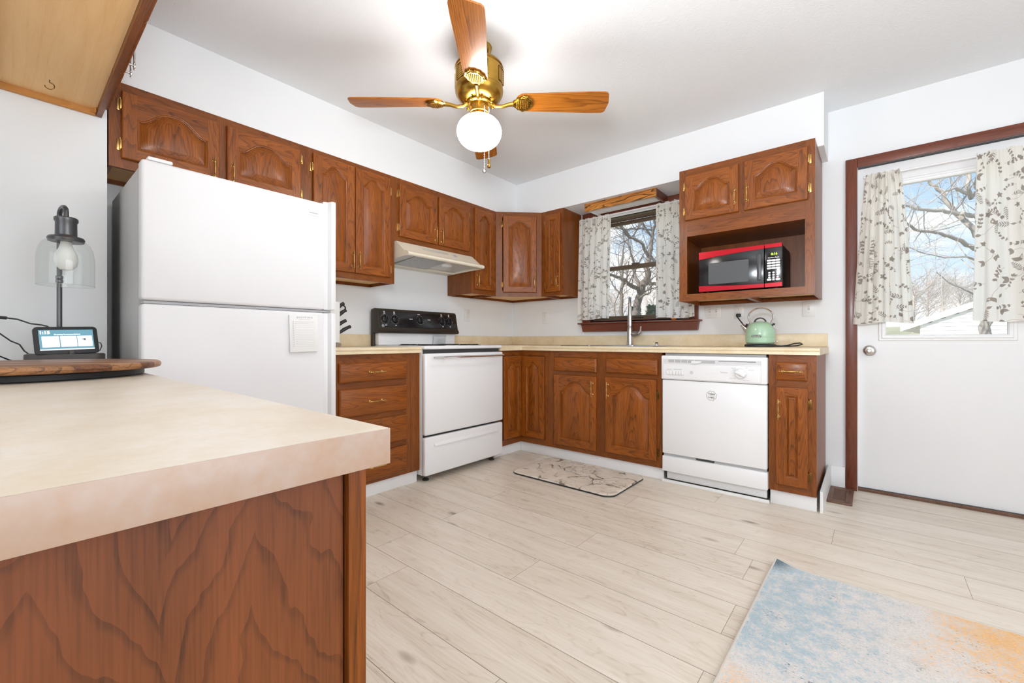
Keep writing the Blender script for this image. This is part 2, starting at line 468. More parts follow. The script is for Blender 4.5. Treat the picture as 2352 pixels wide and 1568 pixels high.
def floor_mat():
    m, nt, b = new_mat('light_oak_plank_floor')
    L = nt.links.new
    at = N(nt, 'Attribute', _attribute_name='gc')
    uv = N(nt, 'Attribute', _attribute_name='pl')   # along from seam, across 0..1, random
    # grain
    mp = N(nt, 'Mapping'); mp.inputs['Scale'].default_value = (7, 7, 1.3); L(at.outputs['Vector'], mp.inputs[0])
    n1 = N(nt, 'TexNoise', Scale=1.0, Detail=4.0, Distortion=.6); L(mp.outputs[0], n1.inputs['Vector'])
    mul = N(nt, 'Math', _operation='MULTIPLY'); mul.inputs[1].default_value = 15.0; L(n1.outputs['Fac'], mul.inputs[0])
    fr = N(nt, 'Math', _operation='PINGPONG'); fr.inputs[1].default_value = .5; L(mul.outputs[0], fr.inputs[0])
    mr = N(nt, 'MapRange'); mr.inputs[1].default_value = 0; mr.inputs[2].default_value = .14; mr.inputs[3].default_value = 1; mr.inputs[4].default_value = 0; L(fr.outputs[0], mr.inputs[0])
    mp2 = N(nt, 'Mapping'); mp2.inputs['Scale'].default_value = (150, 150, 5); L(at.outputs['Vector'], mp2.inputs[0])
    n2 = N(nt, 'TexNoise', Scale=1.0, Detail=3.0); L(mp2.outputs[0], n2.inputs['Vector'])
    mp3 = N(nt, 'Mapping'); mp3.inputs['Scale'].default_value = (16, 16, 2.0); L(at.outputs['Vector'], mp3.inputs[0])
    n3 = N(nt, 'TexNoise', Scale=1.0, Detail=3.0); L(mp3.outputs[0], n3.inputs['Vector'])
    # combine darkness
    a1 = N(nt, 'Math', _operation='MULTIPLY'); a1.inputs[1].default_value = .2; L(mr.outputs[0], a1.inputs[0])
    a2 = N(nt, 'MapRange'); a2.inputs[1].default_value = .4; a2.inputs[2].default_value = .7; a2.inputs[3].default_value = 0; a2.inputs[4].default_value = .2; L(n2.outputs['Fac'], a2.inputs[0])
    a3 = N(nt, 'MapRange'); a3.inputs[1].default_value = .35; a3.inputs[2].default_value = .72; a3.inputs[3].default_value = 0; a3.inputs[4].default_value = .28; L(n3.outputs['Fac'], a3.inputs[0])
    s1 = N(nt, 'Math', _operation='ADD'); L(a1.outputs[0], s1.inputs[0]); L(a2.outputs[0], s1.inputs[1])
    s2 = N(nt, 'Math', _operation='ADD'); L(s1.outputs[0], s2.inputs[0]); L(a3.outputs[0], s2.inputs[1])
    sp = N(nt, 'SeparateXYZ'); L(uv.outputs['Vector'], sp.inputs[0])
    s3 = N(nt, 'Math', _operation='MULTIPLY_ADD'); s3.inputs[1].default_value = .22; L(sp.outputs['Z'], s3.inputs[0]); L(s2.outputs[0], s3.inputs[2])
    cr = N(nt, 'ValToRGB'); L(s3.outputs[0], cr.inputs[0])
    q = cr.color_ramp; q.elements[0].position = 0.05; q.elements[0].color = lin('#E6DCCE'); q.elements[1].position = .85; q.elements[1].color = lin('#A89480')
    e = q.elements.new(.45); e.color = lin('#D6C9B8')
    # knots: elongated cells
    mpk = N(nt, 'Mapping'); mpk.inputs['Scale'].default_value = (6.5, 6.5, 2.4); L(at.outputs['Vector'], mpk.inputs[0])
    vo = N(nt, 'TexVoronoi', Scale=1.0); L(mpk.outputs[0], vo.inputs['Vector'])
    kn = N(nt, 'MapRange'); kn.inputs[1].default_value = .03; kn.inputs[2].default_value = .14; kn.inputs[3].default_value = .85; kn.inputs[4].default_value = 0; L(vo.outputs['Distance'], kn.inputs[0])
    mk = N(nt, 'MixRGB'); L(kn.outputs[0], mk.inputs[0]); L(cr.outputs[0], mk.inputs[1]); mk.inputs[2].default_value = lin('#7D6450')
    # seams
    e1 = N(nt, 'Math', _operation='PINGPONG'); e1.inputs[1].default_value = .5; L(sp.outputs['Y'], e1.inputs[0])
    l1 = N(nt, 'Math', _operation='LESS_THAN'); l1.inputs[1].default_value = .0058; L(e1.outputs[0], l1.inputs[0])
    l2 = N(nt, 'Math', _operation='LESS_THAN'); l2.inputs[1].default_value = .0016; L(sp.outputs['X'], l2.inputs[0])
    lm = N(nt, 'Math', _operation='MAXIMUM'); L(l1.outputs[0], lm.inputs[0]); L(l2.outputs[0], lm.inputs[1])
    lf = N(nt, 'Math', _operation='MULTIPLY'); lf.inputs[1].default_value = .9; L(lm.outputs[0], lf.inputs[0])
    ms = N(nt, 'MixRGB'); L(lf.outputs[0], ms.inputs[0]); L(mk.outputs[0], ms.inputs[1]); ms.inputs[2].default_value = lin('#76655A')
    L(ms.outputs[0], b.inputs['Base Color'])
    b.inputs['Roughness'].default_value = .36
    bp = N(nt, 'Bump', Strength=.06, Distance=.001); L(s2.outputs[0], bp.inputs['Height']); bp.invert = True; L(bp.outputs[0], b.inputs['Normal'])
    return m


def marble_mat():
    m, nt, b = new_mat('cream_marble_print')
    L = nt.links.new
    tc = N(nt, 'TexCoord')
    n0 = N(nt, 'TexNoise', Scale=6.0, Detail=6.0); L(tc.outputs['Object'], n0.inputs['Vector'])
    mx = N(nt, 'MixRGB', _blend_type='ADD'); mx.inputs[0].default_value = .22; L(tc.outputs['Object'], mx.inputs[1]); L(n0.outputs['Color'], mx.inputs[2])
    v = N(nt, 'TexVoronoi', Scale=5.5, _feature='DISTANCE_TO_EDGE'); L(mx.outputs[0], v.inputs['Vector'])
    r = N(nt, 'MapRange'); r.inputs[1].default_value = 0; r.inputs[2].default_value = .05; r.inputs[3].default_value = 1; r.inputs[4].default_value = 0; L(v.outputs['Distance'], r.inputs[0])
    n1 = N(nt, 'TexNoise', Scale=9.0, Detail=3.0); L(tc.outputs['Object'], n1.inputs['Vector'])
    g = N(nt, 'MapRange'); g.inputs[1].default_value = .42; g.inputs[2].default_value = .55; L(n1.outputs['Fac'], g.inputs[0])
    f = N(nt, 'Math', _operation='MULTIPLY'); L(r.outputs[0], f.inputs[0]); L(g.outputs[0], f.inputs[1])
    v2 = N(nt, 'TexVoronoi', Scale=17.0, _feature='DISTANCE_TO_EDGE'); L(mx.outputs[0], v2.inputs['Vector'])
    r2 = N(nt, 'MapRange'); r2.inputs[1].default_value = 0; r2.inputs[2].default_value = .07; r2.inputs[3].default_value = .6; r2.inputs[4].default_value = 0; L(v2.outputs['Distance'], r2.inputs[0])
    n2 = N(nt, 'TexNoise', Scale=5.0, Detail=4.0); L(mx.outputs[0], n2.inputs['Vector'])
    g2 = N(nt, 'MapRange'); g2.inputs[1].default_value = .5; g2.inputs[2].default_value = .62; L(n2.outputs['Fac'], g2.inputs[0])
    f2 = N(nt, 'Math', _operation='MULTIPLY'); L(r2.outputs[0], f2.inputs[0]); L(g2.outputs[0], f2.inputs[1])
    ff = N(nt, 'Math', _operation='MAXIMUM', _use_clamp=True); L(f.outputs[0], ff.inputs[0]); L(f2.outputs[0], ff.inputs[1])
    base = N(nt, 'ValToRGB'); L(n1.outputs['Fac'], base.inputs[0])
    q = base.color_ramp; q.elements[0].position = .35; q.elements[0].color = lin('#E2D8CB'); q.elements[1].position = .65; q.elements[1].color = lin('#D3C6B5')
    mm = N(nt, 'MixRGB'); L(ff.outputs[0], mm.inputs[0]); L(base.outputs[0], mm.inputs[1]); mm.inputs[2].default_value = lin('#3E332E')
    L(mm.outputs[0], b.inputs['Base Color']); b.inputs['Roughness'].default_value = .5
    return m


def rug_mat():
    m, nt, b = new_mat('abstract_rug_pile')
    L = nt.links.new
    tc = N(nt, 'TexCoord')
    at = N(nt, 'Attribute', _attribute_name='gc')   # rug coordinates in metres from the far-left corner
    big = N(nt, 'TexNoise', Scale=2.6, Detail=5.0, Roughness=.62); L(at.outputs['Vector'], big.inputs['Vector'])
    med = N(nt, 'TexNoise', Scale=17.0, Detail=8.0, Roughness=.78); L(at.outputs['Vector'], med.inputs['Vector'])
    mp = N(nt, 'Mapping'); mp.inputs['Scale'].default_value = (110, 260, 1); L(at.outputs['Vector'], mp.inputs[0])
    fine = N(nt, 'TexNoise', Scale=1.0, Detail=2.0); L(mp.outputs[0], fine.inputs['Vector'])
    sp = N(nt, 'SeparateXYZ'); L(at.outputs['Vector'], sp.inputs[0])
    # threads break up every patch edge
    def mask(src, lo, hi, bias=None):
        a = N(nt, 'Math', _operation='MULTIPLY_ADD'); a.inputs[1].default_value = .85; L(fine.outputs['Fac'], a.inputs[0]); L(src.outputs[0], a.inputs[2])
        if bias is not None:
            a2 = N(nt, 'Math', _operation='ADD'); L(a.outputs[0], a2.inputs[0]); L(bias.outputs[0], a2.inputs[1]); a = a2
        r = N(nt, 'MapRange'); r.inputs[1].default_value = lo; r.inputs[2].default_value = hi; L(a.outputs[0], r.inputs[0])
        return r
    # where the orange part of the design lies: towards the far long side and the near corner
    dx = N(nt, 'MapRange'); dx.inputs[1].default_value = .12; dx.inputs[2].default_value = .62; dx.inputs[3].default_value = -.30; dx.inputs[4].default_value = .12; L(sp.outputs['X'], dx.inputs[0])
    dy = N(nt, 'MapRange'); dy.inputs[1].default_value = .60; dy.inputs[2].default_value = .78; dy.inputs[3].default_value = 0; dy.inputs[4].default_value = .34; L(sp.outputs['Y'], dy.inputs[0])
    bo = N(nt, 'Math', _operation='ADD'); L(dx.outputs[0], bo.inputs[0]); L(dy.outputs[0], bo.inputs[1])
    inv = N(nt, 'Math', _operation='MULTIPLY'); inv.inputs[1].default_value = -.55; L(bo.outputs[0], inv.inputs[0])
    blue = mask(med, 1.01, 1.11, inv)
    ms = N(nt, 'Math', _operation='MULTIPLY_ADD'); ms.inputs[1].default_value = .5; L(med.outputs['Fac'], ms.inputs[0])
    hb = N(nt, 'Math', _operation='MULTIPLY'); hb.inputs[1].default_value = .5; L(big.outputs['Fac'], hb.inputs[0]); L(hb.outputs[0], ms.inputs[2])
    org = mask(ms, .95, 1.06, bo)
    n4 = N(nt, 'TexNoise', Scale=8.0, Detail=6.0, Roughness=.75); mp4 = N(nt, 'Mapping'); mp4.inputs['Location'].default_value = (5, 3, 0); L(at.outputs['Vector'], mp4.inputs[0]); L(mp4.outputs[0], n4.inputs['Vector'])
    dark = mask(n4, 1.10, 1.20)
    c0 = N(nt, 'ValToRGB'); L(fine.outputs['Fac'], c0.inputs[0])
    q = c0.color_ramp; q.elements[0].position = .3; q.elements[0].color = lin('#C9C2BC'); q.elements[1].position = .6; q.elements[1].color = lin('#E2DCD8')
    c1 = N(nt, 'ValToRGB'); L(fine.outputs['Fac'], c1.inputs[0])
    q = c1.color_ramp; q.elements[0].position = .3; q.elements[0].color = lin('#7F9FAE'); q.elements[1].position = .65; q.elements[1].color = lin('#ADC5CF')
    c2 = N(nt, 'ValToRGB'); L(fine.outputs['Fac'], c2.inputs[0])
    q = c2.color_ramp; q.elements[0].position = .3; q.elements[0].color = lin('#DB9A50'); q.elements[1].position = .65; q.elements[1].color = lin('#EFC692')
    bf = N(nt, 'Math', _operation='MULTIPLY'); bf.inputs[1].default_value = .85; L(blue.outputs[0], bf.inputs[0])
    x1 = N(nt, 'MixRGB'); L(bf.outputs[0], x1.inputs[0]); L(c0.outputs[0], x1.inputs[1]); L(c1.outputs[0], x1.inputs[2])
    x2 = N(nt, 'MixRGB'); L(org.outputs[0], x2.inputs[0]); L(x1.outputs[0], x2.inputs[1]); L(c2.outputs[0], x2.inputs[2])
    x3 = N(nt, 'MixRGB'); L(dark.outputs[0], x3.inputs[0]); L(x2.outputs[0], x3.inputs[1]); x3.inputs[2].default_value = lin('#54606E')
    # slate patch in the curled corner
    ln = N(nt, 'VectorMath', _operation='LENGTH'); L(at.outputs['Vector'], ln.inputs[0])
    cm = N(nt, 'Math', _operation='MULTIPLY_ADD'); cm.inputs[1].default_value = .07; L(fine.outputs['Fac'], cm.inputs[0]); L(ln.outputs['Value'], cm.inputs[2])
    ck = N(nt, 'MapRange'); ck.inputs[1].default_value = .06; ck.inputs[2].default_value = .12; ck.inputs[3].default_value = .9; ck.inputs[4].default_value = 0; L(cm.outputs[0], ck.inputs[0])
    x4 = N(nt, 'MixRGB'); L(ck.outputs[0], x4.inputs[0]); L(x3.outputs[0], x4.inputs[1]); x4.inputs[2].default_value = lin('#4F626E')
    L(x4.outputs[0], b.inputs['Base Color']); b.inputs['Roughness'].default_value = .95
    bp = N(nt, 'Bump', Strength=.6, Distance=.004); L(fine.outputs['Fac'], bp.inputs['Height']); L(bp.outputs[0], b.inputs['Normal'])
    return m


def glass_mat(name, veil=.0, tint=(1, 1, 1, 1), refl=.06):
    """thin pane: see-through with a faint reflection and a translucent veil standing in for glare haze"""
    m, nt, b = new_mat(name)
    L = nt.links.new
    nt.nodes.remove(b)
    out = nt.nodes['Material Output']
    tr = N(nt, 'BsdfTransparent', Color=tint)
    gl = N(nt, 'BsdfGlossy', Roughness=.02)
    df = N(nt, 'BsdfTranslucent', Color=(.9, .9, .9, 1))
    m1 = N(nt, 'MixShader', Fac=veil); L(tr.outputs[0], m1.inputs[1]); L(df.outputs[0], m1.inputs[2])
    lw = N(nt, 'LayerWeight', Blend=.5)
    pw = N(nt, 'Math', _operation='POWER'); pw.inputs[1].default_value = 5; L(lw.outputs['Facing'], pw.inputs[0])
    fr = N(nt, 'Math', _operation='MULTIPLY_ADD'); fr.inputs[1].default_value = .4; fr.inputs[2].default_value = refl; L(pw.outputs[0], fr.inputs[0])
    m2 = N(nt, 'MixShader'); L(fr.outputs[0], m2.inputs[0]); L(m1.outputs[0], m2.inputs[1]); L(gl.outputs[0], m2.inputs[2])
    L(m2.outputs[0], out.inputs[0])
    return m


def fabric_mat(name, col, trans=.3):
    m, nt, b = new_mat(name)
    L = nt.links.new
    out = nt.nodes['Material Output']
    b.inputs['Roughness'].default_value = .9
    tc = N(nt, 'TexCoord')
    mp = N(nt, 'Mapping'); mp.inputs['Scale'].default_value = (700, 700, 700); L(tc.outputs['Object'], mp.inputs[0])
    n = N(nt, 'TexNoise', Scale=1.0, Detail=1.0); L(mp.outputs[0], n.inputs['Vector'])
    mr = N(nt, 'MapRange'); mr.inputs[3].default_value = .93; mr.inputs[4].default_value = 1.05; L(n.outputs['Fac'], mr.inputs[0])
    mx = N(nt, 'MixRGB', _blend_type='MULTIPLY'); mx.inputs[0].default_value = 1; mx.inputs[1].default_value = lin(col); L(mr.outputs[0], mx.inputs[2])
    L(mx.outputs[0], b.inputs['Base Color'])
    t = N(nt, 'BsdfTranslucent'); L(mx.outputs[0], t.inputs['Color'])
    ms = N(nt, 'MixShader', Fac=trans); L(b.outputs[0], ms.inputs[1]); L(t.outputs[0], ms.inputs[2])
    L(ms.outputs[0], out.inputs[0])
    return m


CEIL = ceiling_mat()
COUNTER = counter_mat('beige_laminate', '#DCC8A2', '#E3D1AF', '#E8D8BA')
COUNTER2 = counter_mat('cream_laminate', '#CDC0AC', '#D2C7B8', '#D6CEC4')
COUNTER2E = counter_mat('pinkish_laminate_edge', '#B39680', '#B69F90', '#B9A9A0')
FLOOR = floor_mat()
MARBLE = marble_mat()
RUGM = rug_mat()
PANE = glass_mat('window_glass', veil=.03, refl=.03)
PANE2 = glass_mat('hazy_door_glass', veil=.07, refl=.03)  # veil mixes glare haze into the pane
LAMPG = glass_mat('clear_lamp_glass', veil=.02, tint=(.95, .97, .96, 1))
CLOTH = fabric_mat('ivory_curtain_cotton', '#FAF7F0', .45)
PRINT = fabric_mat('taupe_leaf_print', '#ABA29A', .35)
GLOBE = plain('lit_globe_glass', (.9, .9, .88, 1), .4, emit=(1, .98, .95, 1), es=23)
BULB = plain('frosted_bulb', (.85, .84, .82, 1), .35)

# ------------------------------------------------------------------ room shell
ZC, ZS, S = 2.458, 2.1346, 0.3126

def slab(name, boxes, mat, kind='structure', bev=0):
    mb = MB()
    for b in boxes: mb.box(*b, bev=bev)
    return mb.build(name, mat, kind=kind, smooth=30)

# floor planks run parallel to the sink wall; seams where the photo shows them
seam0 = {4: 2.795, 5: 1.845, 6: 2.47, 7: 2.544, 8: 1.896, 9: 2.565, 10: 1.837, 11: 2.57, 12: 1.44, 13: 2.14}
V = []; Fc = []; GC = []; PL = []
LPL = 1.38
rr = random.Random(3)
for k in range(-1, 32):
    ya, yb = -0.2 * k, -0.2 * (k + 1)
    x = seam0.get(k, rr.uniform(0, LPL)) % LPL - LPL
    while x < 4.8:
        xa, xb = max(x, -.15), min(x + LPL, 4.8)
        if xb > xa:
            o = (rr.uniform(-9, 9), rr.uniform(-9, 9), rr.uniform(-9, 9)); rnd = rr.random()
            b0 = len(V)
            for px, py in ((xa, yb), (xb, yb), (xb, ya), (xa, ya)):
                V.append((px, py, 0)); GC.append((py - yb + o[0], o[1], px - xa + o[2])); PL.append((px - x, (py - yb) / .2, rnd))
            Fc.append((b0, b0 + 1, b0 + 2, b0 + 3))
        x += LPL
me = bpy.data.meshes.new('floor'); me.from_pydata(V, [], Fc); me.materials.append(FLOOR)
a = me.attributes.new('gc', 'FLOAT_VECTOR', 'POINT'); a.data.foreach_set('vector', [c for g in GC for c in g])
a = me.attributes.new('pl', 'FLOAT_VECTOR', 'POINT'); a.data.foreach_set('vector', [c for g in PL for c in g])
floor = bpy.data.objects.new('floor', me); COL.objects.link(floor); floor['kind'] = 'structure'
slab('floor_slab', [(-.3, 4.9, -6.4, .2, -.25, -.004)], GASK)
slab('ceiling', [(-.3, 4.9, -6.4, .3, ZC, ZC + .15)], CEIL)
slab('wall_left', [(-.12, 0, -3.204, .14, 0, ZC)], WALL)
slab('wall_pantry', [(-.12, S, -6.3, -3.204, 0, ZC)], WALL)
WX0, WX1, WZ0, WZ1 = .94, 1.835, 1.135, 2.075       # kitchen window opening
DX0, DX1, DZ1 = 2.868, 3.782, 2.053                 # back door opening
slab('wall_back', [(-.12, WX0, 0, .14, 0, ZC), (WX0, WX1, 0, .14, 0, WZ0), (WX0, WX1, 0, .14, WZ1, ZC), (WX1, DX0, 0, .14, 0, ZC),
                   (DX0, DX1, 0, .14, DZ1, ZC), (DX1, 4.9, 0, .14, 0, ZC)], WALL)
slab('wall_right', [(4.66, 4.9, -6.3, 0, 0, ZC)], WALL)
slab('wall_front', [(S, 4.66, -6.3, -6.14, 0, ZC)], WALL)
mb = MB()
mb.box(0, S, -3.204, 0, ZS, ZC); mb.box(S, 2.718, -S, 0, ZS, ZC)
mb.build('soffit', WALL, kind='structure', smooth=30)

def board(name, pts, z0, z1, mat=TRIMW):
    mb = MB()
    for x0, x1, y0, y1 in pts: mb.box(x0, x1, y0, y1, z0, z1, bev=.002)
    return mb.build(name, mat, kind='structure', smooth=30)
board('baseboard_back', [(2.733, 2.807, -.014, 0)], 0, .14)
board('baseboard_left', [(.5695, .5825, -2.33, -1.701), (.5695, .5825, -.93, -.5825)], 0, .084)
board('baseboard_sink', [(.5825, 1.846, -.5825, -.5695), (2.480, 2.705, -.5825, -.5695)], 0, .09)
mb = MB()
mb.prism([(-.588, 0), (-.012, 0), (-.012, .14), (-.588, .118)], 2.7195, 2.733, 'x')
mb.build('baseboard_end', TRIMW, kind='structure', smooth=30)
board('trim_1', [(1.846, 2.480, -.618, -.603)], 0, .018)

# ------------------------------------------------------------------ cabinet parts (all in a frame that faces -Y: x right, z up)

def arch_pts(w, h, o, ah, n=18, square=False):
    """opening contour inset by o: bottom, right, arched top (right to left), left"""
    x0, x1, z0 = o, w - o, o
    zt = h - o
    P = []
    for i in range(4): P.append((x0 + (x1 - x0) * i / 4, z0))
    zs = zt - (0 if square else ah)
    for i in range(4): P.append((x1, z0 + (zs - z0) * i / 4))
    for i in range(n + 1):
        t = 1 - 2 * i / n
        hh = 0 if square else ah * .5 * (1 + cos(pi * min(1, abs(t) / .94) ** 1.35))
        P.append(((x0 + x1) / 2 + t * (x1 - x0) / 2, zs + hh))
    for i in range(1, 4): P.append((x0, zs + (z0 - zs) * i / 4))
    return P


def door_mesh(mb, x0, z0, w, h, ah=.05, st=.055, t=.019, square=False, rail_top=.045):
    """raised-panel door; back on y=0, front on y=-t"""
    old = mb.M
    mb.M = old @ Matrix.Translation((x0, 0, z0))
    e = .005
    # slab edge with eased front
    R = lambda i, y: [(i, y, i), (w - i, y, i), (w - i, y, h - i), (i, y, h - i)]
    mb.loft([R(0, 0), R(0, -t + e), R(e * .35, -t + e * .35), R(e, -t)], 0, cap0=False, grain='z')
    # stiles and bottom rail
    mb.add([(e, -t, e), (st, -t, e), (st, -t, h - e), (e, -t, h - e)], [(0, 1, 2, 3)], 0, 'z')
    mb.add([(w - st, -t, e), (w - e, -t, e), (w - e, -t, h - e), (w - st, -t, h - e)], [(0, 1, 2, 3)], 0, 'z')
    br = st
    mb.add([(st, -t, e), (w - st, -t, e), (w - st, -t, br), (st, -t, br)], [(0, 1, 2, 3)], 0, 'x')
    ow, oh = w - 2 * st, h - br - (rail_top if not square else st)
    n = 18
    C = arch_pts(ow, oh, 0, ah, n, square)
    C = [(x + st, z + br) for x, z in C]
    top = C[8:8 + n + 1]
    Vv = [(x, -t, z) for x, z in top] + [(x, -t, h - e) for x, z in top]
    mb.add(Vv, [(i + 1, i, i + n + 1, i + n + 2) for i in range(n)], 0, 'x')
    # moulded step, cove and raised field
    prof = [(0, -t), (.0025, -t + .001), (.005, -t + .0045), (.0085, -t + .0055), (.010, -t + .0105), (.012, -t + .0115), (.019, -t + .0085), (min(.038, ow * .3), -t + .002), (min(.040, ow * .31), -t + .0012)]
    loops = []
    for o, y in prof:
        loops.append([(x + st, y, z + br) for x, z in arch_pts(ow, oh, o, ah * (1 - o / ow * 1.2) if not square else 0, n, square)])
    of = (random.uniform(-.02, .02), random.uniform(.012, .05), random.uniform(-3, 3))
    mb.loft(loops, 0, cap0=False, cap1=True, grain='z', off=of)
    mb.M = old


def drawer_mesh(mb, x0, z0, w, h, t=.019):
    old = mb.M
    mb.M = old @ Matrix.Translation((x0, 0, z0))
    R = lambda i, y: [(i, y, i), (w - i, y, i), (w - i, y, h - i), (i, y, h - i)]
    mb.loft([R(0, 0), R(0, -t + .008), R(.003, -t + .004), R(.009, -t + .001), R(.011, -t)], 0, cap1=True, grain='x')
    mb.M = old


def pull(mb, x, z, y, vertical=True, L=.096):
    """turned spindle pull on two posts"""
    h = L / 2
    k = .8
    prof = [(0, -h - .012), (.003, -h - .011), (.004, -h - .006), (.0022, -h - .003), (.0045, -h + .001), (.0055, -h + .006), (.003, -h + .010), (.005, -h + .014), (.0032, -h + .018),
            (.0036, -h * .45), (.0052, 0), (.0036, h * .45), (.0032, h - .018), (.005, h - .014), (.003, h - .010), (.0055, h - .006), (.0045, h - .001), (.0022, h + .003), (.004, h + .006), (.003, h + .011), (0, h + .012)]
    prof = [(r * k * 1.1, q) for r, q in prof]
    mb.lathe(prof, (x, y - .022, z), 'z' if vertical else 'x', 12)
    for sgn in (-1, 1):
        q = sgn * (h - .006)
        p = (x, y, z + q) if vertical else (x + q, y, z)
        old = mb.M
        mb.M = old @ Matrix.Translation(p) @ Matrix.Rotation(radians(90), 4, 'X')
        mb.lathe([(.008, 0), (.008, .002), (.0045, .005), (.0035, .012), (.0035, .024)], (0, 0, 0), 'z', 12)
        mb.M = old


def hinge(mb, x, z, y, side):
    """face hinge: leaf on the frame beside the door edge, barrel against the edge; side = +1 leaf lies to the right of the door"""
    mb.box(x, x + side * .016, y + .0185, y + .015, z - .026, z + .026, bev=.001)
    mb.lathe([(0, -.031), (.0028, -.029), (.0016, -.025), (.0042, -.023), (.0042, .023), (.0016, .025), (.0028, .029), (0, .031)], (x + side * .004, y + .011, z), 'z', 10)
    mb.box(x, x + side * .007, y + .003, y + .016, z - .02, z + .02, bev=.001)


def cabinet(name, label, M, w, h, d, stiles, rails, doors=(), drawers=(), base=0.0, top=True, lip=.022, group=None, metal=None, body=True, shell=None, extra=None, handles_metal=None, cat='cabinet', stile_mat=None):
    """M: world matrix of the lower-left corner of the face-frame front"""
    org = M @ Vector((w / 2, d / 2, 0))
    t = thing(name, label, cat, org, group)
    bs = metal or BRASS
    fm = MB(M)
    if body:
        bm_ = MB(M)
        th = .014
        bm_.box(0.0005, th, .019, d, 0, h, grain='z'); bm_.box(w - th, w - .0005, .019, d, 0, h, grain='z')
        bm_.box(th, w - th, .019, d if top else .08, h - th, h, grain='x'); bm_.box(th, w - th, d - .008, d, 0, h, grain='z')
        bm_.build('carcass', OAK_H, t)
        b2 = MB(M)
        b2.box(th, w - th, .019, d - .008, lip, lip + .012, grain='x')
        b2.build('bottom_panel', PALE, t)
    for a, b, c, e in stiles: fm.box(a, b, 0, .019, c + .0004, e - .0004, grain='z')
    for a, b, c, e in rails: fm.box(a, b, 0.0003, .0185, c, e, grain='x')
    fm.build('face_frame', OAK_H, t)
    for D in doors:
        x0, x1, z0, z1 = D['r']
        dm = MB(M)
        door_mesh(dm, x0, z0, x1 - x0, z1 - z0, ah=D.get('ah', .055), st=D.get('st', .052), square=D.get('sq', False))
        do = dm.build('door', OAK, t, smooth=28)
        if D.get('pull'):
            px, pz = D['pull']
            pm = MB(M); pull(pm, px, pz, -.019); pm.build('handle', handles_metal or bs, do)
        hs = D.get('hinge')
        if hs:
            for hz in D.get('hz', (z0 + .07, z1 - .07)):
                hm = MB(M); hinge(hm, x0 if hs < 0 else x1, hz, -.019, hs); hm.build('hinge', D.get('hm', bs), do)
    for D in drawers:
        x0, x1, z0, z1 = D['r']
        dm = MB(M); drawer_mesh(dm, x0, z0, x1 - x0, z1 - z0)
        do = dm.build('drawer' if not D.get('false') else 'drawer_front', OAK, t, smooth=28)
        if D.get('pull', True) and not D.get('false'):
            pm = MB(M); pull(pm, (x0 + x1) / 2, (z0 + z1) / 2, -.019, False); pm.build('handle', bs, do)
    if extra: extra(t, M)
    return t

# left wall uppers: frame plane x=S, local x -> +Y
def LW(y, z): return T(S, y, z, 90)
zb = 1.744; hh = ZS - zb
Y0 = -3.199
cabinet('wall_cabinet', 'two-door oak wall cabinet above the white refrigerator', LW(Y0, zb), .889, hh, S - .002,
        [(0, .05, 0, hh), (.418, .470, 0, hh), (.835, .889, 0, hh)], [(.05, .835, 0, .052), (.05, .835, hh - .052, hh)],
        [dict(r=(.042, .424, .043, .351), ah=.07, hinge=-1, pull=(.398, .10), hz=(.105, .288)), dict(r=(.458, .842, .043, .351), ah=.07, hinge=1, pull=(.482, .10), hz=(.09, .30))])
zb = 1.363; hh = ZS - zb
cabinet('wall_cabinet', 'tall two-door oak wall cabinet between the refrigerator cabinet and the range hood', LW(-2.3095, zb), .6155, hh, S - .002,
        [(0, .04, 0, hh), (.295, .315, 0, hh), (.572, .6155, 0, hh)], [(.04, .572, 0, .05), (.04, .572, hh - .04, hh)],
        [dict(r=(.0265, .3015, .040, .741), ah=.06, hinge=-1, pull=(.281, .125), hz=(.10, .655)), dict(r=(.3055, .5755, .040, .741), ah=.06, hinge=1, pull=(.327, .125), hz=(.10, .655))])
zb = 1.676; hh = ZS - zb
cabinet('wall_cabinet', 'short two-door oak wall cabinet right above the range hood', LW(-1.6935, zb), .775, hh, S - .002,
        [(0, .05, 0, hh), (.375, .41, 0, hh), (.73, .775, 0, hh)], [(.05, .73, 0, .05), (.05, .73, hh - .05, hh)],
        [dict(r=(.0345, .3835, .036, .414), ah=.06, hinge=-1, pull=(.362, .105), hz=(.10, .345)), dict(r=(.4015, .7365, .036, .414), ah=.06, hinge=1, pull=(.424, .105), hz=(.10, .345))])
zb = 1.362; hh = ZS - zb
cabinet('wall_cabinet', 'narrow one-door oak wall cabinet between range hood and diagonal corner cabinet', LW(-.918, zb), .3065, hh, S - .002,
        [(0, .04, 0, hh), (.27, .3065, 0, hh)], [(.04, .27, 0, .05), (.04, .27, hh - .04, hh)],
        [dict(r=(.030, .277, .041, .741), ah=.055, st=.05, hinge=1, pull=(.052, .12), hz=(.10, .66))])
# diagonal corner unit
t = thing('corner_wall_cabinet', 'diagonal oak wall cabinet filling the corner of the two walls', 'cabinet', (.3, -.3, zb))
mb = MB()
poly = [(.002, -.6105), (S, -.6105), (.6105, -S), (.6105, -.002), (.002, -.002)]
mb.prism([(.002, -.6105), (S - .012, -.6105), (S - .012, -.600), (.002, -.600)], zb, ZS, 'z')
mb.prism([(.600, -S + .012), (.6105, -S + .012), (.6105, -.002), (.600, -.002)], zb, ZS, 'z')
mb.prism([(.002, -.600), (.012, -.600), (.012, -.012), (.600, -.012), (.600, -.002), (.002, -.002)], zb, ZS, 'z')
mb.prism(poly, ZS - .012, ZS, 'z')
mb.build('carcass', OAK_H, t)
mb = MB(); mb.prism([(.012, -.600), (S - .01, -.600), (.595, -S + .006), (.600, -.012), (.012, -.012)], zb + .022, zb + .034, 'z', grain='x'); mb.build('bottom_panel', PALE, t)
M = T(S, -.611, zb, 45); w = .4219
